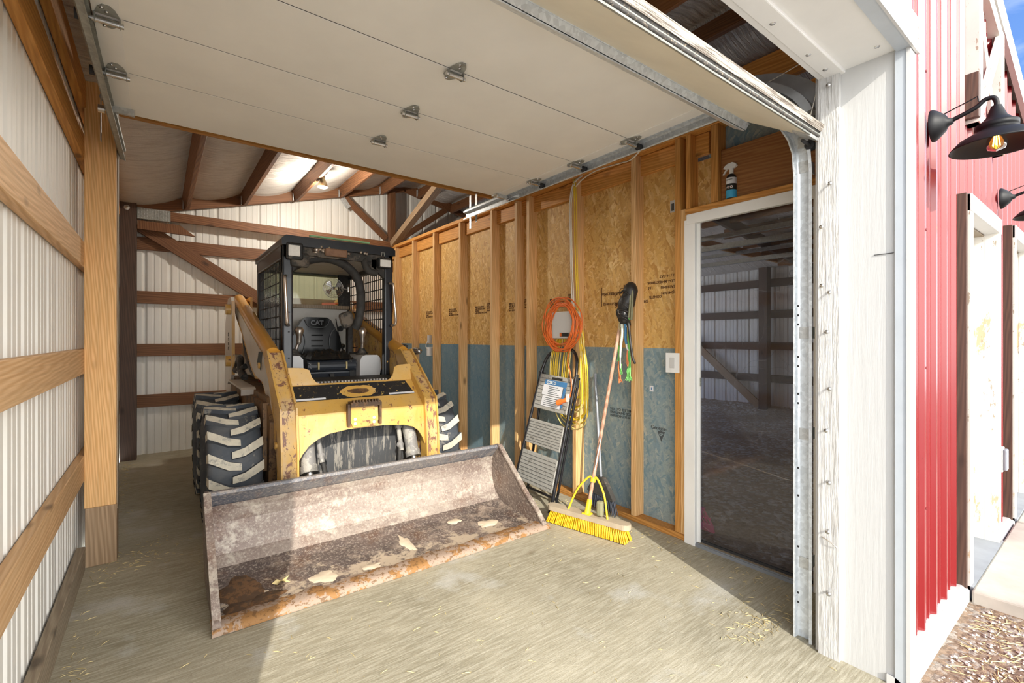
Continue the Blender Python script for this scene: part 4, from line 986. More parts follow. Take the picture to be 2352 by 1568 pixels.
# ---- bucket
BX0, BX1 = .212, 2.085
prof = [(2.43, .022), (2.60, .028), (2.86, .050), (2.93, .075), (2.985, .125), (3.02, .20), (3.035, .28), (3.03, .345), (3.015, .385)]
outer = [(2.43, .004), (2.60, .006), (2.87, .022), (2.955, .05), (3.01, .105), (3.045, .19), (3.06, .28), (3.055, .36), (3.03, .40)]
mb = MB(); n = len(prof)
for (p0, p1, q0, q1) in zip(prof, prof[1:], outer, outer[1:]):
    NX = 24
    for i in range(NX):
        xa_, xb_ = BX0+(BX1-BX0)*i/NX, BX0+(BX1-BX0)*(i+1)/NX
        mb.add([(xa_, *p0), (xb_, *p0), (xb_, *p1), (xa_, *p1)], [(0,1,2,3)], 1 if p0[0] < 2.9 and p0[1] < .06 else 0, True)
    mb.add([(BX0, *q0), (BX1, *q0), (BX1, *q1), (BX0, *q1)], [(3,2,1,0)])
bk = mb.build('bucket', [M['bucket'], M['bucket_floor']], SL, label='wide muddy steel bucket')
MB().prism([(3.03, .375), (3.075, .375), (2.985, .478), (2.955, .478), (2.945, .462)], 'x', BX0, BX1).build('bucket_lip', M['bucket_lip'], bk, bevel=.004)
sidep = [(2.41, .004), (2.42, .05), (2.50, .115), (2.60, .185), (2.80, .36), (2.935, .478), (2.985, .482), (3.05, .40), (3.06, .28), (3.03, .12), (2.95, .04), (2.80, .004)]
for xa_, xb_ in ((BX0-.022, BX0), (BX1, BX1+.022)):
    sp_ = MB().prism(sidep, 'x', xa_, xb_).build('bucket_side', M['bucket_side'], bk, bevel=.004)
    mb = MB()
    rim = [(2.41, .03), (2.50, .118), (2.60, .19), (2.80, .365), (2.94, .482)]
    for (y0, z0), (y1, z1) in zip(rim, rim[1:]): mb.bar(((xa_+xb_)/2, y0, z0), ((xa_+xb_)/2, y1, z1), .034, .012, (0,-.7,.7))
    mb.build('side_rim', M['bucket'], sp_)
mb = MB()
NX = 60; vs = []
for i in range(NX+1):
    x = BX0-.03+(BX1-BX0+.075)*i/NX; e = .012*noise.noise(V((x*9, 0, 1))); 
    vs += [(x, 2.395+e*.4, .003), (x, 2.392+e*.4, .020), (x, 2.43, .034+e*.5), (x, 2.50+e*2.5, .036+e*.3), (x, 2.515+e*2.5, .028)]
mb.add(vs, [(i*5+k, (i+1)*5+k, (i+1)*5+k+1, i*5+k+1) for i in range(NX) for k in range(4)], 0, True)
mb.add(vs[:5], [(0,1,2,3,4)]); mb.add(vs[-5:], [(4,3,2,1,0)])
mb.build('cutting_edge', M['edge'], bk)
def blob(cx, cy, rx, ry, z, seed, h=.006, n=30):
    vs = [(cx, cy, z+h)]
    for ring, rr in ((1, .8), (2, 1.0)):
        for i in range(n):
            a = 2*math.pi*i/n; q = 1 + .45*noise.noise(V((math.cos(a)*1.6+seed, math.sin(a)*1.6, seed))) + .18*noise.noise(V((math.cos(a)*6, math.sin(a)*6, seed)))
            x, y = cx+rx*q*rr*math.cos(a), cy+ry*q*rr*math.sin(a)
            vs.append((x, y, z + (h*(.9) if ring == 1 else -.002) + (max(0, y-2.60)/.26)*.022))
    fs = [(0, 1+i, 1+(i+1) % n) for i in range(n)] + [(1+i, 1+n+i, 1+n+(i+1) % n, 1+(i+1) % n) for i in range(n)]
    vs[0] = (cx, cy, z+h+(max(0, cy-2.60)/.26)*.022)
    return vs, fs
mb = MB()
for a in ((.33, 2.70, .11, .13, .027, 1.2), (.30, 2.53, .07, .09, .026, 3.1), (.42, 2.56, .09, .06, .026, 5.5)):
    v, f = blob(*a); mb.add([q for q in v], f, 0, True)
mb.build('caked_mud', M['mud'], bk)
mb = MB()
for a in ((.40, 2.62, .05, .035, .026, 2.2), (.70, 2.60, .07, .06, .026, 4.4), (1.22, 2.70, .035, .10, .028, 6.1), (1.80, 2.66, .09, .05, .028, 7.7), (1.62, 2.80, .05, .035, .028, 9.7), (.95, 2.56, .06, .04, .026, 2.9)):
    v, f = blob(*a, h=.004); MB().add([q for q in v], f, 0, True).build('dried_sand', M['sand'], bk)
def leafm(name, cx, cy, s, parent):
    vs = [(cx, cy, .048)]; n = 14
    for i in range(n):
        a = 2*math.pi*i/n; r = s*(1 if i % 2 else .5); vs.append((cx+r*1.3*math.cos(a), cy+r*math.sin(a), .045+.012*math.sin(3*a)))
    return MB().add(vs, [(0, 1+i, 1+(i+1) % n) for i in range(n)]).build(name, M['leaf'], **parent)
leafm('dry_leaf', .505, 2.655, .035, P('curled tan leaf lying on the mud inside the bucket', 'leaf'))
# ---- cab
CX0, CX1, CY0, CY1, CZ = .745, 1.625, 3.88, 5.04, 2.06
mb = MB()
for x, lean in ((CX0, 0), (CX1-.075, 0)):
    mb.box(x, x+.075, CY0, CY0+.07, .93, CZ-.03)
    mb.box(x, x+.06, CY1-.06, CY1, .93, CZ-.03)
mb.box(CX0, CX0+.05, CY0, CY1, .93, 1.02).box(CX1-.05, CX1, CY0, CY1, .93, 1.02)
mb.box(CX0, CX0+.05, CY0, CY1, CZ-.15, CZ-.03).box(CX1-.05, CX1, CY0, CY1, CZ-.15, CZ-.03)
mb.box(CX0, CX1, CY1-.06, CY1, 1.93, CZ-.03)
cab = mb.build('cab_frame', M['black'], SL, bevel=.012)
MB().prism([(CX0-.01, CZ-.05), (CX0-.01, CZ+.00), (CX0+.02, CZ+.025), (CX1-.02, CZ+.025), (CX1+.01, CZ), (CX1+.01, CZ-.05)], 'y', CY0-.03, CY1+.03).build('cab_roof', M['black'], cab, bevel=.01)
MB().box(CX0+.05, CX1-.05, 3.93, 5.0, 1.955, 1.965).build('headliner', M['insul'], cab)
mb = MB()
hd = [(CX0, CZ-.03), (CX1, CZ-.03), (CX1, 1.88), (CX1-.09, 1.86), (CX1-.16, 1.90), (CX1-.25, 1.945), (CX0+.27, 1.945), (CX0+.15, 1.91), (CX0+.08, 1.86), (CX0, 1.86)]
for i in range(len(hd)): pass
mb.prism([(CX0, 2.03), (CX1, 2.03), (CX1, 1.945), (CX0, 1.945)], 'y', CY0+.01, CY0+.045)
mb.prism([(CX0, 1.95), (CX0+.27, 1.95), (CX0+.15, 1.905), (CX0+.06, 1.80), (CX0, 1.80)], 'y', CY0+.01, CY0+.045)
mb.prism([(CX1, 1.95), (CX1-.27, 1.95), (CX1-.17, 1.90), (CX1-.08, 1.82), (CX1, 1.82)], 'y', CY0+.01, CY0+.045)
mb.build('front_header', M['mudgrey'], cab, bevel=.004)
def screen(x):
    mb = MB(); y0, y1, z0, z1 = CY0+.08, CY1-.06, 1.02, 1.92
    k = 0; y = y0
    while y < y1: mb.box(x-.0030, x+.0030, y, y+.004, z0, z1); y += .050
    z = z0
    while z < z1+.01: mb.box(x-.0006, x+.0006, y0, y1, z, z+.010); z += .09
    mb.box(x-.004, x+.004, y0, y1, z0-.02, 1.10)
    mb.build('side_screen', M['blackdull'], cab)
screen(CX0+.02); screen(CX1-.02)
MB().box(CX0+.05, CX1-.05, 4.955, 4.975, 1.02, 1.60).build('rear_panel', M['cream'], cab)
MB().box(CX0+.05, CX1-.05, 4.90, 4.975, 1.60, 1.635).build('rear_shelf', M['weathered'], cab)
MB().box(CX1-.14, CX1-.03, 4.94, 4.99, 1.60, 1.97).build('rear_pillar_cover', M['blackdull'], cab)
MB().box(CX0+.05, CX1-.14, 4.975, 4.981, 1.61, 1.95).build('rear_window', M['wglass'], cab)
MB().cyl((1.50, 4.955, 1.40), (1.50, 4.94, 1.40), .028, 20).lathe([(0, .012), (.028, .008), (.028, 0)], (1.52, 4.955, 1.22), (0,-1,0), 16).build('rear_knob', M['blackdull'], cab)
MB().bar((1.30, 4.89, 1.645), (1.42, 4.86, 1.65), .02, .025).cyl((1.42, 4.86, 1.65), (1.45, 4.85, 1.655), .010).build('window_tool', M['orange_cord'], cab)
# seat
st_ = MB()
def seatback(mb, cx, y, pts, dy, mi=0): mb.prism([(cx+a, z) for a, z in pts], 'y', y-dy, y, mi)
outl = [(-.20, 1.14), (-.225, 1.22), (-.215, 1.31), (-.165, 1.41), (-.13, 1.475), (-.09, 1.50), (.09, 1.50), (.13, 1.475), (.165, 1.41), (.215, 1.31), (.225, 1.22), (.20, 1.14)]
mb = MB(); seatback(mb, 1.19, 4.74, outl, .10); sb = mb.build('seat_back', M['seat'], SL, bevel=.03)
mb = MB()
mb.tube(spline([(1.08, 4.632, 1.475), (1.10, 4.628, 1.43), (1.14, 4.628, 1.405), (1.24, 4.628, 1.405), (1.28, 4.628, 1.43), (1.30, 4.632, 1.475)], 5), .004, 6)
for s_ in (-1, 1): mb.tube(spline([(1.19+s_*.17, 4.634, 1.40), (1.19+s_*.125, 4.63, 1.35), (1.19+s_*.11, 4.63, 1.26), (1.19+s_*.13, 4.632, 1.16)], 5), .004, 6)
mb.build('seat_piping', M['seat_gloss'], sb)
for z in (1.33, 1.28, 1.23): MB().cyl((1.14, 4.632, z), (1.24, 4.632, z), .006, 8).build('seat_ridge', M['seat'], sb)
text('lettering', 'CAT', .058, (1.19, 4.637, 1.43), (1,0,0), (0,0,1), M['seat_gloss'], sb, align='CENTER', bold=.002)
cu = MB().prism([(4.10, 1.02), (4.08, 1.08), (4.11, 1.115), (4.66, 1.15), (4.70, 1.02)], 'x', .975, 1.375).build('seat_cushion', M['cushion'], SL, bevel=.025)
MB().prism([(4.14, .94), (4.12, 1.02), (4.6, 1.02), (4.6, .94)], 'x', 1.0, 1.35).build('seat_base', M['cushion'], cu, bevel=.015)
v = [(1.155, 4.115, .995), (1.195, 4.115, .995), (1.175, 4.115, .965)]; MB().prism([(1.155, 1.0), (1.197, 1.0), (1.190, .972), (1.176, .958), (1.162, .972)], 'y', 4.105, 4.125).build('seat_emblem', M['blackdull'], cu, bevel=.003)
for x in (1.06, 1.29): MB().box(x-.006, x+.006, 4.075, 4.10, 1.04, 1.10).build('torn_seam', M['straw'], cu)
mb = MB(); vs = []; NXX, NYY = 26, 14
for i in range(NXX+1):
    for j in range(NYY+1):
        x, y = 1.00+.37*i/NXX, 4.10+.42*j/NYY; e = min(i, NXX-i, j, NYY-j)/3
        vs.append((x, y, 1.12 + .055*(y-4.1) + min(1, e)*(.035+.05*abs(noise.noise(V((x*14, y*14, 0)))) + .02*noise.noise(V((x*40, y*40, 2))))))
mb.add(vs, [(i*(NYY+1)+j, (i+1)*(NYY+1)+j, (i+1)*(NYY+1)+j+1, i*(NYY+1)+j+1) for i in range(NXX) for j in range(NYY)]); mb.build('plastic_bag', M['bag'], loc=(1.18, 4.3, 1.12), **P('crumpled black plastic bag spread on the loader seat', 'bag'))
# consoles and levers
MB().prism([(1.385, .94), (1.385, 1.10), (1.40, 1.14), (1.43, 1.155), (1.54, 1.155), (1.565, 1.13), (1.575, 1.05), (1.555, .94)], 'y', 4.02, 4.50).build('side_console', M['console'], SL, bevel=.02)
MB().prism([(.82, .94), (.82, 1.13), (.84, 1.16), (.90, 1.16), (.925, 1.13), (.93, .94)], 'y', 4.02, 4.50).build('side_console', M['console'], SL, bevel=.02)
MB().box(1.33, 1.39, 4.12, 4.60, .94, 1.12).build('console_box', M['blackdull'], SL)
for x, tx in ((1.47, 0), (.90, .04)):
    j = MB().cyl((x, 4.22, 1.16), (x+tx, 4.20, 1.30), .014, 12).build('control_lever', M['chrome'], SL)
    MB().lathe([(.055, 0), (.05, .012), (.038, .02), (.042, .03), (.028, .04), (.03, .05), (.016, .06)], (x, 4.22, 1.155), (0,0,1), 20).build('lever_boot', M['mudgrey'], j)
    MB().lathe([(.012, 0), (.020, .02), (.020, .06), (.030, .085), (.036, .12), (.022, .145), (0, .15)], (x+tx*.8, 4.20, 1.25), (tx, 0, 1), 20).build('lever_grip', M['chrome'], j)
MB().box(1.60, 1.603, 3.97, 4.06, 1.06, 1.18).build('notice_plate', M['cream'], SL)
MB().tube(spline([(1.44, 4.90, 1.5), (1.46, 4.85, 1.3), (1.42, 4.6, 1.18), (1.36, 4.4, 1.14)], 6), .005).tube(spline([(1.36, 4.3, 1.16), (1.45, 4.1, 1.17), (1.52, 4.25, 1.17), (1.42, 4.35, 1.17), (1.36, 4.25, 1.17)], 6), .005).build('loose_cable', M['blackdull'], SL)
# lights, hose, fan
hl = MB().box(.765, .885, 3.83, 3.87, 1.90, 2.03).build('work_light', M['blackdull'], cab, bevel=.015)
MB().box(.776, .860, 3.822, 3.832, 1.925, 2.008).build('light_lens', M['lens'], hl, bevel=.008)
hl = MB().box(1.47, 1.585, 3.81, 3.87, 1.895, 1.985).build('work_light', M['blackdull'], cab, bevel=.015)
MB().box(1.483, 1.578, 3.802, 3.812, 1.905, 1.965).build('light_lens', M['lens'], hl, bevel=.008)
MB().tube([(1.51, 3.85, 2.0), (1.51, 3.85, 2.03), (1.535, 3.85, 2.03), (1.535, 3.85, 2.0)], .005).build('light_bracket', M['galv_d'], hl)
MB().box(.80, .935, 3.85, 3.90, 1.85, 1.96).build('light_backing', M['mudgrey'], cab, bevel=.02)
MB().box(1.05, 1.225, 3.845, 3.87, 1.955, 2.02).build('dirty_reflector', M['rustlamp'], cab, bevel=.012)
mb = MB()
for i in range(16): mb.lathe([(0, .008), (.012, .004), (.014, -.004)], (.97+R.uniform(0, .42), 3.855, 2.0+R.uniform(-.01, .03)), (0,-1,0), 8)
mb.lathe([(.022, .03), (.026, .02), (.02, .01), (.026, 0)], (.985, 3.86, 1.975), (0,0,1), 14)
mb.build('header_bolts', M['chrome'], cab)
MB().bar((.93, 3.84, 2.095), (1.40, 3.84, 2.095), .03, .012).build('green_strip', flat('green_tarp_edge', (.30, .55, .28), .6), cab)
mb = MB(); mb.tube(spline([(.80, 3.96, 1.84), (.87, 3.96, 1.885), (.95, 3.96, 1.925), (1.07, 3.97, 1.955), (1.20, 3.98, 1.935), (1.30, 4.0, 1.88), (1.365, 4.0, 1.79), (1.385, 4.0, 1.66), (1.38, 4.0, 1.54), (1.36, 4.0, 1.44), (1.34, 4.02, 1.39)], 6), .036, 16)
mb.build('duct_hose', M['hose'], cab)
MB().obox((1.285, 4.06, 1.46), (.055, 0, .02), (0, .03, 0), (-.02, 0, .065)).build('duct_nozzle', M['mudgrey'], cab, bevel=.025)
MB().tube(spline([(1.40, 3.92, 1.98), (1.385, 3.90, 1.93), (1.42, 3.90, 1.87), (1.49, 3.90, 1.86)], 6), [.03]*19, 10).build('header_hose', M['mudgrey'], cab)
MB().box(1.42, 1.50, 3.89, 3.95, 1.84, 1.99).build('header_box', M['mudgrey'], cab, bevel=.02)
MB().box(1.405, 1.45, 4.40, 4.48, 1.0, 1.50).build('lever_guard', M['hose'], SL, bevel=.01)
fan = MB(); fc = V((1.33, 4.60, 1.78))
for r in (.02, .035, .05, .065, .08, .092):
    for dy in ((-.028,) if r < .09 else (-.028, 0, .028)):
        yy = dy*(1-(r/.1)**3)
        fan.tube([fc+V((r*math.cos(a), yy, r*math.sin(a))) for a in [i*math.pi/12 for i in range(24)]], .0014, 4, closed=True)
for i in range(12):
    a = i*math.pi/6; fan.tube([fc+V((.015*math.cos(a), -.03, .015*math.sin(a))), fc+V((.07*math.cos(a), -.022, .07*math.sin(a))), fc+V((.093*math.cos(a), 0, .093*math.sin(a)))], .0012, 4)
f = fan.build('cab_fan', M['steel'], cab)
mb = MB()
for i in range(4):
    a = i*math.pi/2+.7
    mb.add([fc+V((.012*math.cos(a+t)*1+rr*math.cos(a+t), -.005+.02*t, rr*math.sin(a+t))) for rr, t in ((.01, 0), (.07, -.35), (.078, 0), (.07, .4), (.01, .3))], [(0,1,2,3,4)])
mb.lathe([(0, .012), (.014, .008), (.014, -.03), (0, -.04)], fc, (0,-1,0), 14)
mb.build('fan_blades', M['steel'], f)
MB().cyl(fc+V((.09, 0, 0)), fc+V((.14, 0, -.005)), .006, 8).cyl(fc+V((.14, .0, .02)), fc+V((.14, .0, -.03)), .010, 10).build('fan_mount', M['steel'], f)
# grab handles
MB().tube(spline([(.765, 3.86, 1.775), (.752, 3.83, 1.765), (.750, 3.82, 1.74), (.757, 3.82, 1.6), (.765, 3.82, 1.44), (.77, 3.83, 1.41), (.785, 3.86, 1.40)], 5), .011, 12).build('grab_handle', M['chrome'], cab)
MB().tube(spline([(1.585, 3.86, 1.775), (1.60, 3.83, 1.77), (1.605, 3.82, 1.74), (1.615, 3.82, 1.6), (1.627, 3.82, 1.46), (1.62, 3.83, 1.42), (1.60, 3.86, 1.41)], 5), .011, 12).build('grab_handle', M['chrome'], cab)
for x in (.79, 1.575):
    mb = MB()
    for z in (1.0, 1.15, 1.35, 1.5): mb.cyl((x, 3.879, z), (x, 3.876, z), .006, 8)
    mb.build('pillar_holes', M['dark'], cab)
# ================================================================== tools along the wall
# --- stepladder, folded and leaning on the studs
FL, FR_ = V((2.365, 3.14, 0)), V((2.335, 2.62, 0)); TL_, TR_ = V((2.58, 3.01, 1.02)), V((2.565, 2.585, 1.0))
lad = thing('stepladder', 'folded black three step stepladder leaning on the studs behind the bucket', 'ladder', (2.35, 2.88, 0))
nl = (FR_-FL).cross(TL_-FL).normalized()
if nl.x > 0: nl = -nl
top = spline([TL_, V((2.615, 2.985, 1.13)), V((2.64, 2.92, 1.20)), V((2.645, 2.80, 1.215)), V((2.64, 2.69, 1.20)), V((2.61, 2.62, 1.13)), TR_], 6)
MB().tube(top, .0125, 12).build('handle_loop', M['ladder'], lad)
MB().cyl(FL, TL_, .0125, 12).build('front_rail', M['ladder'], lad); MB().cyl(FR_, TR_, .0125, 12).build('front_rail', M['ladder'], lad)
RL0, RR0 = V((2.50, 3.10, .012)), V((2.475, 2.71, .012))
back = -nl*.055
mb = MB().tube([TL_+back*.6, RL0, ], .0105, 10).tube([TR_+back*.6, RR0], .0105, 10).tube([RL0+V((0,0,.03)), RR0+V((0,0,.03))], .0105, 10)
mb.tube([RL0.lerp(TL_+back*.6, .45), RR0.lerp(TR_+back*.6, .45)], .009, 8)
mb.build('rear_frame', M['ladder'], lad)
for p in (FL, FR_): MB().cyl(p, p+V((.004, 0, .05)), .017, 12).lathe([(.022, 0), (.018, .01)], p, (0,0,1), 12).build('rubber_foot', M['blackdull'], lad)
for p in (TL_, TR_): MB().obox(p+V((.0, -.0, -.03)), (.010, 0, .0), (0, .012, 0), (.008, 0, .05)).lathe([(0, .022), (.006, .02), (.006, 0)], p, (-1,0,0), 8).build('hinge_plate', M['blackdull'], lad)
def step(t0, t1, name='step'):
    a, b = FL.lerp(TL_, t0), FR_.lerp(TR_, t0); c, e = FL.lerp(TL_, t1), FR_.lerp(TR_, t1)
    w = (b-a).normalized()*.018; a, c = a+w, c+w; b, e = b-w, e-w
    o = nl*.012; i = -nl*.022
    mb = MB(); vs = [a+o, b+o, e+o, c+o, a+i, b+i, e+i, c+i]
    mb.add(vs, [(0,1,2,3), (7,6,5,4), (0,4,5,1), (1,5,6,2), (2,6,7,3), (3,7,4,0)])
    s = mb.build(name, M['step'], lad, bevel=.004)
    g = MB(); n = 9
    for k in range(1, n):
        u = k/n; p, q = a.lerp(c, u), b.lerp(e, u); p, q = p+(q-p)*.02, q-(q-p)*.02
        g.bar(p+o*1.02, q+o*1.02, .0035, .002, nl)
    g.build('tread_groove', M['step_groove'], s)
    return s, (a+o, b+o, e+o, c+o)
step(.13, .37); step(.43, .62); s3, (qa, qb, qe, qc) = step(.71, .985)
def onstep(u, w, k=.0025): return qa.lerp(qb, u).lerp(qc.lerp(qe, u), w) + nl*k
def patch(u0, u1, w0, w1, k): return [onstep(u0, w0, k), onstep(u1, w0, k), onstep(u1, w1, k), onstep(u0, w1, k)]
MB().add(patch(.22, .80, .10, .40, .003), [(0,1,2,3)]).add(patch(.18, .78, .42, .72, .003), [(0,1,2,3)]).build('paper_label', M['paper'], s3)
MB().add(patch(.20, .88, .72, .86, .0035), [(0,1,2,3)]).add([onstep(.80, .14, .0035), onstep(.86, .14, .0035), onstep(.88, .70, .0035), onstep(.80, .70, .0035)], [(0,1,2,3)]).build('blue_label', M['blue'], s3)
MB().add(patch(.40, .72, .89, .95, .0035), [(0,1,2,3)]).build('grip_slot', M['ink'], s3)
ux = (qb-qa).normalized(); uz = (qc-qa); uz = (uz - ux*uz.dot(ux)).normalized()
if ux.cross(uz).dot(nl) < 0: ux = ux
text('lettering', 'COSCO', .034, onstep(.26, .745, .005), ux, uz, M['white'], s3, bold=.001)
mb = MB()
for k in range(5): mb.add(patch(.30+.0*k, .72-.05*(k % 2), .14+.05*k, .155+.05*k, .004), [(0,1,2,3)])
for k in range(5): mb.add(patch(.36, .70-.06*(k % 3), .46+.05*k, .475+.05*k, .004), [(0,1,2,3)])
mb.build('label_print', M['ink_blue'], s3)

# --- grey control box, cords and cables
cb = MB().box(2.575, 2.688, 2.655, 2.872, 1.30, 1.515).build('control_box', M['boxgrey'], bevel=.006, **P('grey box on a stud, ringed by the coiled orange cord', 'electrical box'))
MB().box(2.572, 2.576, 2.675, 2.775, 1.315, 1.345).build('box_nameplate', M['ink'], cb); MB().box(2.5705, 2.5725, 2.755, 2.775, 1.318, 1.342).build('red_logo', M['orange_cord'], cb)
pts = []; NL = 13
for i in range(NL*28):
    a = 2*math.pi*i/28; k = i/28
    j1 = .07*math.sin(k*2.3+1)+.05*noise.noise(V((k*1.7, 0, 0))); j2 = .05*math.cos(k*1.9)
    e = 1 + .05*noise.noise(V((math.cos(a)*1.5+k*.9, math.sin(a)*1.5, k*.5)))
    pts.append((2.565 - .018*math.sin(k*3.1) + .012*math.cos(a) - (.006 if math.sin(a) < 0 else 0), 2.745 + (.185+j1*.55)*e*math.cos(a) + .022*math.sin(k*5), 1.41 + (.185+j2*.42)*e*math.sin(a) + .015*math.cos(k*4) - .02*(k/NL)))
oc = MB().tube(pts, .0052, 6).build('extension_cord', M['orange_cord'], **P('orange extension cord coiled around the grey box', 'cord'))
tail = spline([(2.56, 2.62, 1.25), (2.55, 2.66, 1.14), (2.54, 2.62, 1.02), (2.53, 2.60, .9), (2.52, 2.63, .80)], 8)
MB().tube(tail, .005, 6).build('cord_tail', M['orange_cord'], oc)
MB().cyl((2.515, 2.64, .825), (2.49, 2.70, .80), .017, 12, 0).cyl((2.50, 2.675, .81), (2.485, 2.71, .795), .022, 12, 0).build('plug_end', M['orange_cord'], oc)
MB().box(2.51, 2.525, 2.615, 2.64, .81, .87).build('cord_tag', M['white'], oc)
mb = MB(); mp_ = MB()
for k in range(13):
    yl = 2.96 - .018*k + R.uniform(-.01, .01); yr = 2.50 + .012*(k % 7) + R.uniform(-.012, .012); zb = .60 + .035*(k % 6) + R.uniform(-.02, .02); xo = 2.605 + .006*(k % 4)
    ym = (yl+yr)/2
    pth = [(xo, 2.67, 1.52), (xo+.01, 2.76-.0*k, 1.42), (xo+.02, yl-.03, 1.2), (xo+.02, yl, .98), (xo+.02, yl-.02, .80), (xo+.01, ym+.1, zb+.05), (xo, ym-.03, zb), (xo-.01, yr+.02, zb+.06), (xo-.015, yr-.0, .85), (xo-.015, yr+.01, 1.1), (xo-.01, 2.54+.01*(k % 5), 1.3), (xo, 2.62, 1.48)]
    (mb if k % 3 else mp_).tube(spline(pth, 7, True), .0050, 6, closed=True)
yc_ = mb.build('extension_cord', M['yellow_cord'], **P('long yellow extension cord hanging in loops behind the stepladder', 'cord'))
mp_.build('extension_cord', M['yellow_pale'], **P('pale yellow cord hung in the same loops as the bright yellow one', 'cord'))
MB().tube(spline([(2.60, 2.67, 1.50), (2.62, 2.66, 1.54), (2.66, 2.665, 1.52)], 5), .004).build('cord_hook', M['steel'], **P('small steel hook holding the hanging yellow cords on the stud', 'hook'))
for k, (m, dy, lab) in enumerate((('romex', .0, 'white cable stapled down the stud above the grey box, leftmost'), ('romex', .018, 'white cable running down the stud beside the leftmost one'), ('yellow_cord', -.055, 'yellow cable down the stud edge above the coil'), ('yellow_cord', -.075, 'thin yellow cable nearest the doorway on the cord stud'))):
    dy = -dy if k == 1 else dy
    y0 = 2.762+dy
    MB().tube(spline([(2.70, y0-.10 if k < 2 else y0+.03, 2.60), (2.672, y0-.04 if k < 2 else y0+.01, 2.55), (2.676, y0+.005, 2.40), (2.678, y0+.004*math.sin(k), 2.1), (2.678, y0-.006, 1.85), (2.675, y0-.02, 1.65), (2.672, y0-.03, 1.50)], 7), .0055 if k < 3 else .004, 8).build('electric_cable', M[m], **P(lab, 'cable'))
MB().tube(spline([(2.68, 2.74, 2.50), (2.655, 2.60, 2.55), (2.60, 2.40, 2.55), (2.50, 2.1, 2.49), (2.44, 1.95, 2.46), (2.38, 1.80, 2.49)], 8), .005, 8).build('electric_cable', M['romex'], **P('slack white cable drooping under the right door track', 'cable'))

# --- push broom
br = thing('push_broom', 'push broom with dusty block and yellow bristles standing by the wall', 'broom', (2.31, 2.215, 0))
A_, B_ = V((2.245, 2.490, .10)), V((2.375, 1.955, .10)); dd = (B_-A_).normalized(); pp = V((dd.y, -dd.x, 0))
if pp.x > 0: pp = -pp
def brpoly(hw, L0=0, z0=0, z1=.04):
    out = []
    A2, B2 = A_+dd*L0, B_-dd*L0
    for i in range(9): a = math.pi/2 + math.pi*i/8; out.append(A2 + dd*hw*math.cos(a)*1.0 + pp*hw*math.sin(a))
    for i in range(9): a = -math.pi/2 + math.pi*i/8; out.append(B2 + dd*hw*math.cos(a) + pp*hw*math.sin(a))
    return [(q.x, q.y) for q in out]
MB().prism(brpoly(.040), 'z', .085, .118).build('broom_block', M['broomwood'], br, bevel=.005)
mb = MB(); cen = (A_+B_)/2
for i in range(44):
    for j in range(5):
        u = (i+.5)/44; p = A_.lerp(B_, u) + pp*(-.032+.016*j); sp = V((p.x-cen.x, p.y-cen.y, 0))*.05
        q = p + pp*(-.032+.016*j)*.5 + dd*(u-.5)*.06
        mb.tube([(p.x, p.y, .088), (q.x+R.uniform(-.004, .004), q.y+R.uniform(-.004, .004), .006)], [.0048, .0075], 5)
mb.build('bristles', M['bristle'], br)
H0, H1 = V((2.305, 2.215, .125)), V((2.655, 2.20, 1.52))
hd_ = (H1-H0).normalized()
mb = MB().tube([H0-hd_*.01, H1], .0125, 12); mb.build('broom_pole', M['handle'], br)
MB().tube([(H0-hd_*.012), H0+hd_*.04, H0+hd_*.09], [.022, .019, .017], 12).obox(H0-V((0,0,.006)), dd*.03, pp*.022, (0,0,.006)).build('pole_socket', M['yellow_pl'], br)
j = H0+hd_*.22
mb = MB()
for s_ in (-1, 1):
    e = H0 + dd*s_*.15 + V((0,0,-.008)); mb.tube(spline([j, j+dd*s_*.03+V((0,0,.015)), j.lerp(e, .45)+dd*s_*.035+V((0,0,.02)), e], 6), .007, 8)
mb.cyl(j-hd_*.015, j+hd_*.015, .018, 12); mb.build('brace_arm', M['yellow_pl'], br)
MB().tube([H0+hd_*.25, H0+hd_*.35+V((-.016,-.016,0)), H0+hd_*.52+V((-.013,-.016,0))], [.003, .006, .002], 6).build('splinter', M['trim'], br)
e = H0 + dd*.11 + V((0, 0, .02))
mb = MB().obox(e+V((.0,.015,.03)), dd*.022, pp*.02, (0,0,.05)).build('rag_clump', M['webbing'], br, bevel=.012)
# --- angle broom behind it
ab = thing('angle_broom', 'grey angle broom with metal pole leaning in the stud bay', 'broom', (2.62, 2.36, .0))
MB().cyl((2.63, 2.385, .23), (2.755, 2.565, 1.02), .0115, 12).build('broom_pole', M['alu'], ab)
MB().prism([(2.345, .27), (2.42, .27), (2.50, .17), (2.505, .15), (2.255, .12), (2.26, .14)], 'x', 2.605, 2.645).build('broom_head', M['mudgrey'], ab, bevel=.006)
mb = MB()
for i in range(22):
    for k in range(3):
        u = i/21; y0 = 2.50-.235*u; mb.tube([(2.612+.013*k, y0, .145-.02*u), (2.60+.02*k+R.uniform(-.004, .004), y0+.04*(.5-u)*-1-.05*u+R.uniform(-.003, .003), .045-.03*u+R.uniform(0, .01))], [.004, .003], 4)
mb.build('bristles', M['bluebr'], ab)
MB().bar((2.70, 2.585, .98), (2.705, 2.60, 1.02), .02, .05).build('dustpan_clip', M['boxgrey'], ab) if False else None
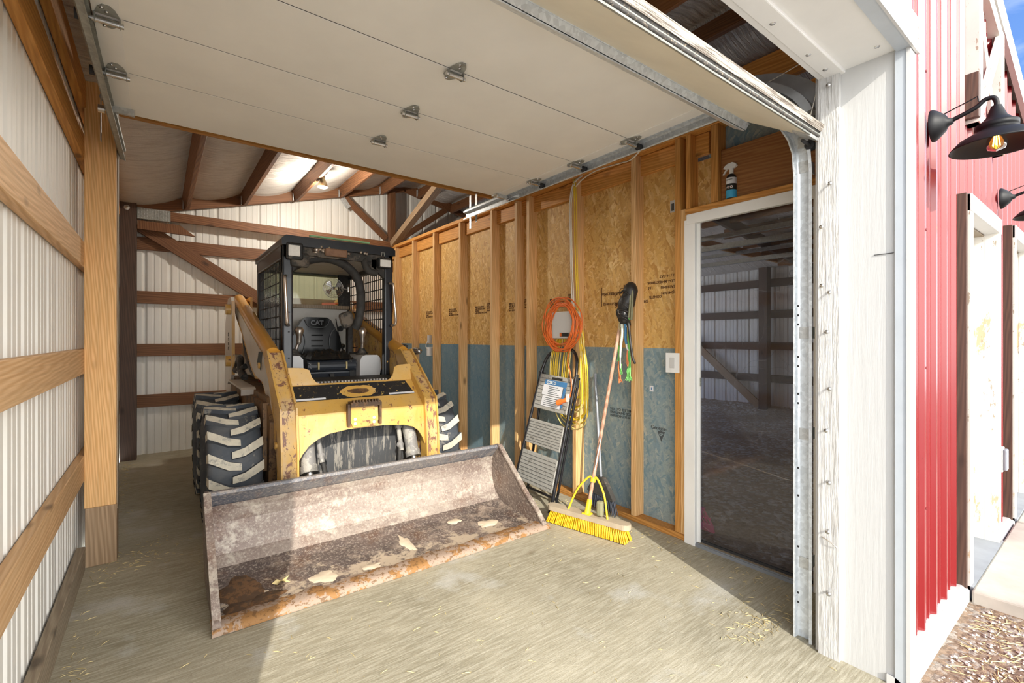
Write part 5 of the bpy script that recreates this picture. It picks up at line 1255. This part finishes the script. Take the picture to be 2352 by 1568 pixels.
# --- tack on the stud
tk = thing('bridle', 'bundle of black leather tack hanging from the stud nearest the doorway', 'bridle', (2.64, 2.14, 1.66))
mb = MB()
mb.tube(spline([(2.68, 2.14, 1.665), (2.655, 2.13, 1.655), (2.64, 2.13, 1.60), (2.625, 2.165, 1.50), (2.62, 2.15, 1.43), (2.64, 2.13, 1.385)], 6), [1.15*q for q in [.012, .020, .026, .030, .034, .038, .040, .042, .044, .046, .044, .042, .044, .046, .050, .052, .050, .046, .042, .04, .040, .038, .036, .034, .032, .030, .026, .022, .018, .014, .010]][:31], 10)
mb.build('leather_roll', M['leather'], tk)
mb = MB()
for k in range(7):
    z = 1.62-.03*k; mb.tube(spline([(2.60-.004*k, 2.175-.01*(k % 2), z), (2.585-.003*k, 2.14, z-.012*((k % 3)-1)), (2.60, 2.10+.01*(k % 2), z-.02)], 5), .006, 6)
mb.tube(spline([(2.61, 2.19, 1.52), (2.60, 2.205, 1.49), (2.61, 2.20, 1.45), (2.62, 2.185, 1.40)], 5), .012, 6)
mb.build('leather_straps', M['leather'], tk)
MB().tube([(2.583+.001*i, 2.145+.016*math.cos(i*math.pi/6), 1.475+.022*math.sin(i*math.pi/6)) for i in range(12)], .003, 6, closed=True).tube(spline([(2.585, 2.185, 1.50), (2.575, 2.17, 1.475), (2.58, 2.15, 1.47)], 4), .003).tube([(2.60+.0*i, 2.15+.028*math.cos(i*math.pi/6), 1.385+.014*math.sin(i*math.pi/6)) for i in range(12)], .003, 6, closed=True).build('tack_ring', M['steel'], tk)
MB().tube(spline([(2.64, 2.12, 1.67), (2.62, 2.09, 1.62), (2.61, 2.085, 1.5), (2.62, 2.10, 1.43)], 6), .009, 6).tube(spline([(2.64, 2.125, 1.66), (2.61, 2.10, 1.6), (2.60, 2.10, 1.48), (2.61, 2.125, 1.42)], 6), .007, 6).build('webbing_strap', M['webbing'], tk)
MB().tube(spline([(2.60, 2.12, 1.44), (2.585, 2.095, 1.40), (2.58, 2.075, 1.28), (2.58, 2.055, 1.17), (2.58, 2.035, 1.13)], 6), .009, 8).build('hanging_strap', M['leather'], tk)
def strands(name, m, y, z0, z1, x, n, spread, lab=None, r=.0022, fray=.0):
    mb = MB()
    for k in range(n):
        a = R.uniform(-1, 1)*spread; b = R.uniform(-1, 1)*spread
        mb.tube(spline([(x, y+a*.2, z0), (x-.004, y+a*.6, z0+(z1-z0)*.35), (x+.004, y+b, z0+(z1-z0)*.7), (x+R.uniform(-.006, .006), y+b*1.3, z1+R.uniform(0, .03))], 5), r, 4)
    return mb.build(name, M[m], tk)
strands('green_twine', 'green', 2.195, 1.25, 1.13, 2.605, 8, .014); strands('orange_twine', 'otwine', 2.198, 1.14, .985, 2.605, 8, .008)
strands('green_twine', 'green', 2.175, 1.12, 1.03, 2.605, 6, .01); strands('orange_twine', 'otwine', 2.182, 1.045, .98, 2.607, 8, .012)
strands('green_twine', 'green', 2.105, 1.44, 1.02, 2.60, 9, .014); strands('green_twine', 'green', 2.105, 1.10, 1.0, 2.598, 18, .022, r=.0025); strands('orange_twine', 'otwine', 2.112, 1.22, 1.10, 2.592, 8, .008)
strands('straw_twine', 'straw', 2.195, 1.46, 1.22, 2.61, 3, .004)
MB().tube(spline([(2.60, 2.165, 1.40), (2.598, 2.16, 1.33), (2.60, 2.175, 1.25), (2.60, 2.18, 1.16), (2.60, 2.177, 1.09)], 6), [.011]*12+[.008]*6+[.005]*7, 6).build('white_strap', M['wtwine'], tk)
MB().tube(spline([(2.60, 2.135, 1.40), (2.598, 2.13, 1.36), (2.60, 2.133, 1.30), (2.60, 2.125, 1.26)], 6), .010, 6).build('blue_strap', M['bstrap'], tk)
MB().tube(spline([(2.60, 2.125, 1.265), (2.597, 2.12, 1.24), (2.60, 2.105, 1.215)], 6), .007, 6).build('white_tip', M['white'], tk)

# --- switch, outlet, stickers, bottle
sw = MB().box(2.690, 2.700, 1.768, 1.872, 1.075, 1.205).build('light_switch', M['white'], bevel=.002, **P('white rocker light switch beside the doorway stud', 'switch'))
MB().box(2.686, 2.691, 1.802, 1.838, 1.105, 1.175).build('rocker', M['trim'], sw, bevel=.002)
MB().box(2.700, 2.78, 1.80, 1.86, 1.09, 1.19).build('switch_box', M['blackdull'], sw)
ou = MB().box(2.695, 2.76, 5.30, 5.37, 1.08, 1.19).build('outlet_box', M['white'], bevel=.004, **P('white outlet box on the side of a stud behind the loader', 'outlet'))
MB().box(2.70, 2.74, 5.31, 5.36, 1.24, 1.34).build('adapter', M['boxgrey'], ou); MB().tube(spline([(2.70, 5.33, 1.15), (2.68, 5.36, 1.20), (2.69, 5.34, 1.26)], 5), .006).build('outlet_wire', M['romex'], ou)
s = MB().box(2.7795, 2.782, 1.862, 1.898, 2.155, 2.235).build('barcode_sticker', M['trim'], **P('small barcode sticker high on the sheathing near the doorway', 'sticker'))
mb = MB()
for k in range(7): mb.box(2.7785, 2.7796, 1.868+.0035*k, 1.8695+.0035*k + (.001 if k % 3 == 0 else 0), 2.165, 2.215)
mb.build('barcode', M['ink'], s)
s = MB().box(2.7795, 2.782, 2.035, 2.065, .925, .965).build('blue_sticker', M['paper'], **P('tiny white and blue sticker on the lower teal sheathing', 'sticker'))
MB().box(2.7785, 2.7796, 2.046, 2.053, .935, .955).build('sticker_mark', M['blue'], s)
bx, by = 2.715, 1.437
bt = thing('spray_bottle', 'spray bottle with white trigger and blue label on the ledge above the doorway', 'bottle', (bx, by, 2.125))
b0 = 2.126
MB().lathe([(0, 0), (.026, 0), (.029, .004), (.029, .125), (.022, .142), (.012, .15), (.012, .165), (0, .165)], (bx, by, b0), (0,0,1), 28).build('bottle_body', M['ink'], bt)
MB().lathe([(.0295, .005), (.0295, .052)], (bx, by, b0), (0,0,1), 28).build('blue_label', M['cyan'], bt)
MB().lathe([(.0296, .088), (.0296, .124)], (bx, by, b0), (0,0,1), 28).build('white_label', M['paper'], bt)
mb = MB()
for a in (-.75, -.1, .5):
    c = V((bx-.0297*math.cos(a), by+.0297*math.sin(a)*-1, b0+.068)); nn = V((-math.cos(a), -math.sin(a), 0)); mb.lathe([(.0, .0006), (.0078, .0006)], c, nn, 14); mb.lathe([(.0, .0014), (.004, .0014)], c, nn, 10, 1)
mb.build('label_icons', [M['white'], M['rustred']], bt)
text('lettering', 'coronn', .014, (bx-.0305, by+.018, b0+.108), (0,-1,0), (0,0,1), M['ink_blue'], bt)
mb = MB().cyl((bx, by, b0+.150), (bx, by, b0+.185), .013, 16)
mb.prism([(by+.045, b0+.190), (by+.04, b0+.20), (by+.02, b0+.213), (by-.01, b0+.216), (by-.03, b0+.206), (by-.036, b0+.193), (by-.02, b0+.182), (by+.03, b0+.184)], 'x', bx-.011, bx+.011)
mb.prism([(by+.030, b0+.186), (by+.022, b0+.186), (by+.046, b0+.155), (by+.052, b0+.157)], 'x', bx-.005, bx+.005)
mb.build('trigger_head', M['white'], bt, bevel=.002)
# --- exterior lanterns
def lantern(x, label):
    t = thing('wall_lantern', label, 'lantern', (x, .53, 2.26))
    MB().lathe([(.068, 0), (.068, .008), (.058, .022), (.036, .045), (.018, .055), (.012, .07), (0, .07)], (x, .535, 2.235), (0,-1,0), 32).build('back_plate', M['lampblk'], t)
    yc = .335
    MB().tube(spline([(x, .48, 2.235), (x, .40, 2.262), (x, yc+.035, 2.285), (x, yc+.01, 2.285), (x, yc, 2.265), (x, yc, 2.24)], 6), .009, 12).build('arm', M['lampblk'], t)
    MB().tube([(x, .495, 2.275), (x, .40, 2.305), (x, yc+.055, 2.31), (x, yc+.052, 2.285)], .0025, 6).build('stay_wire', M['lampblk'], t)
    sh = [(.016, .0), (.020, -.012), (.032, -.045), (.055, -.070), (.066, -.074), (.066, -.092), (.055, -.096), (.070, -.105), (.115, -.130), (.140, -.158), (.144, -.166), (.140, -.164), (.112, -.136), (.07, -.112), (.05, -.102), (.0, -.100)]
    MB().lathe(sh, (x, yc, 2.248), (0,0,1), 48).build('lamp_shade', M['lampblk'], t)
    bb = MB().lathe([(.012, 0), (.018, -.015), (.028, -.035), (.033, -.058), (.026, -.078), (0, -.088)], (x, yc, 2.150), (0,0,1), 24).build('bulb', M['amber'], t)
    mb = MB()
    for k in range(6):
        a = k*math.pi/3; mb.cyl((x+.004*math.cos(a), yc+.004*math.sin(a), 2.145), (x+.012*math.cos(a), yc+.012*math.sin(a), 2.085), .0012, 5)
    mb.build('filament', M['bulbwarm'], bb)
lantern(2.725, 'black gooseneck barn lantern with glowing amber bulb on the red wall by the bay')
lantern(4.50, 'black barn lantern farther along the red wall, between the two doors')

# --- straw and debris on the floors
mb = MB()
def bit(x, y, z, L_, w):
    a = R.uniform(0, math.pi*2); dx, dy = math.cos(a)*L_/2, math.sin(a)*L_/2; ox, oy = -math.sin(a)*w, math.cos(a)*w
    t = R.uniform(0, .004)
    mb.add([(x-dx-ox, y-dy-oy, z+.001), (x+dx-ox, y+dy-oy, z+.001+t), (x+dx+ox, y+dy+oy, z+.001+t), (x-dx+ox, y-dy+oy, z+.001), (x, y, z+.003+t)], [(0,1,4), (1,2,4), (2,3,4), (3,0,4)])
for k in range(900):
    q = R.random()
    if q < .28: x, y = -.30+abs(R.gauss(0, .05)), R.uniform(1.0, 6.4)
    elif q < .40: x, y = R.gauss(-.1, .12), R.gauss(3.55, .12)
    elif q < .60: x, y = 2.62-abs(R.gauss(0, .12)), R.uniform(.95, 3.4)
    elif q < .75: x, y = 2.2+R.gauss(0, .12), .95+abs(R.gauss(0, .12))
    else: x, y = R.uniform(-.2, 2.5), R.uniform(.5, 2.35)
    if x < -.32 or x > 2.66 or y < .4: continue
    if .2 < x < 2.1 and 2.38 < y < 3.1: continue
    bit(x, y, 0, R.uniform(.008, .045), R.uniform(.0005, .0011))
mb.build('scattered_straw', M['straw'], loc=(1, 2, 0), kind='stuff', label='bits of straw scattered over the concrete floor', category='straw')
mb = MB()
for k in range(2600):
    x = R.uniform(2.25, 4.6); y = R.uniform(-1.3, .44)
    if x > 3.22 and y > -.9: continue
    bit(x, y, -.035, R.uniform(.015, .09), R.uniform(.001, .0025))
mb.build('yard_straw', M['straw'], loc=(3, 0, -.03), kind='stuff', label='dry straw strewn over the gravel along the red wall', category='straw')
mb = MB()
for k in range(2200):
    if k % 3: x, y, z = R.uniform(2.25, 3.25), R.uniform(-1.0, .46), -.035
    else: x, y, z = R.uniform(3.6, 7.6), R.uniform(1.8, 6.4), -.03
    r = R.uniform(.004, .014) * (1.4 if not k % 3 else 1)
    vs = [(x+r*R.uniform(.6, 1.2)*a, y+r*R.uniform(.6, 1.2)*b, z+r*.5*c+r*.3) for a, b, c in ((1,0,0), (0,1,0), (-1,0,0), (0,-1,0), (0,0,1), (0,0,-1))]
    mb.add(vs, [(0,1,4), (1,2,4), (2,3,4), (3,0,4), (1,0,5), (2,1,5), (3,2,5), (0,3,5)])
mb.build('pebbles', flat('pebble', (.52, .46, .40), .85, var=.3, scale=20), loc=(4, 2, 0), kind='stuff', label='small pale stones lying loose on the dirt', category='stones')

# ================================================================== light
w = bpy.data.worlds.new('sky'); SC.world = w; w.use_nodes = True; nt = w.node_tree; nt.nodes.clear()
out = nt.nodes.new('ShaderNodeOutputWorld'); bg = nt.nodes.new('ShaderNodeBackground'); L(nt, bg.outputs[0], out.inputs[0])
tc = nt.nodes.new('ShaderNodeTexCoord'); sp = nt.nodes.new('ShaderNodeSeparateXYZ'); L(nt, tc.outputs['Generated'], sp.inputs[0])
blue = ramp(nt, sp.outputs[2], [(0.0, (.42, .47, .54)), (.30, (.075, .15, .33)), (.7, (.03, .08, .24))])
mp = nt.nodes.new('ShaderNodeMapping'); mp.inputs['Scale'].default_value = (3, 3, 9); mp.inputs['Rotation'].default_value = (.2, .3, 0); L(nt, tc.outputs['Generated'], mp.inputs[0])
cn = nd(nt, 'ShaderNodeTexNoise'); cn.inputs['Scale'].default_value = 2.0; cn.inputs['Detail'].default_value = 6; cn.inputs['Distortion'].default_value = .8; L(nt, mp.outputs[0], cn.inputs['Vector'])
cl = ramp(nt, cn.outputs['Fac'], [(.48, 0.0), (.75, .45)])
col = mix(nt, cl, blue, (.5, .53, .58))
front = ramp(nt, sp.outputs[1], [(0.0, 1.0), (.0001, 0.0)])
mr = nd(nt, 'ShaderNodeMapRange'); mr.inputs[1].default_value = -.05; mr.inputs[2].default_value = -.75; mr.inputs[3].default_value = 0; mr.inputs[4].default_value = 1; L(nt, sp.outputs[1], mr.inputs[0])
cz = ramp(nt, sp.outputs[2], [(0.0, (2.3, 2.3, 2.25)), (.35, (2.0, 2.0, 1.97)), (.8, (.7, .72, .76))])
col = mix(nt, mr.outputs[0], col, cz)       # bright thin cloud on the sun's side of the sky
L(nt, col, bg.inputs[0]); bg.inputs[1].default_value = WORLD_S
s = bpy.data.lights.new('sun', 'SUN'); s.energy = SUN_S; s.angle = math.radians(.6); s.color = (1, .94, .83)
so = bpy.data.objects.new('sun', s); COL.objects.link(so); so.location = (-3, -8, 6)
so.rotation_euler = V((.335, 1, -.55)).to_track_quat('-Z', 'Y').to_euler()
def spot(name, loc, e, size, col, r=.05):
    l = bpy.data.lights.new(name, 'POINT'); l.energy = e; l.color = col; l.shadow_soft_size = r
    o = bpy.data.objects.new(name, l); COL.objects.link(o); o.location = loc; return o
spot('bulb_light', (lx, ly, 2.925), BULB_S, math.radians(165), (1, .93, .82), .045)

cam = bpy.data.cameras.new('camera'); co = bpy.data.objects.new('camera', cam); COL.objects.link(co)
cam.sensor_width = 36; cam.lens = 1075/2352*36; cam.shift_y = -7/2352; cam.clip_start = .02
co.location = (0, 0, 1.30); co.rotation_euler = (math.radians(90), 0, -math.radians(37))
SC.camera = co
SC.view_settings.view_transform = 'Standard'; SC.view_settings.look = 'None'; SC.view_settings.exposure = EXPO; SC.view_settings.gamma = 1
SC.view_settings.use_curve_mapping = False
c = SC.cycles
c.max_bounces = 6; c.diffuse_bounces = 5; c.glossy_bounces = 3; c.transmission_bounces = 4; c.transparent_max_bounces = 8
c.sample_clamp_indirect = 6; c.use_denoising = True; c.use_adaptive_sampling = True; c.adaptive_threshold = .05; c.caustics_reflective = False; c.caustics_refractive = False
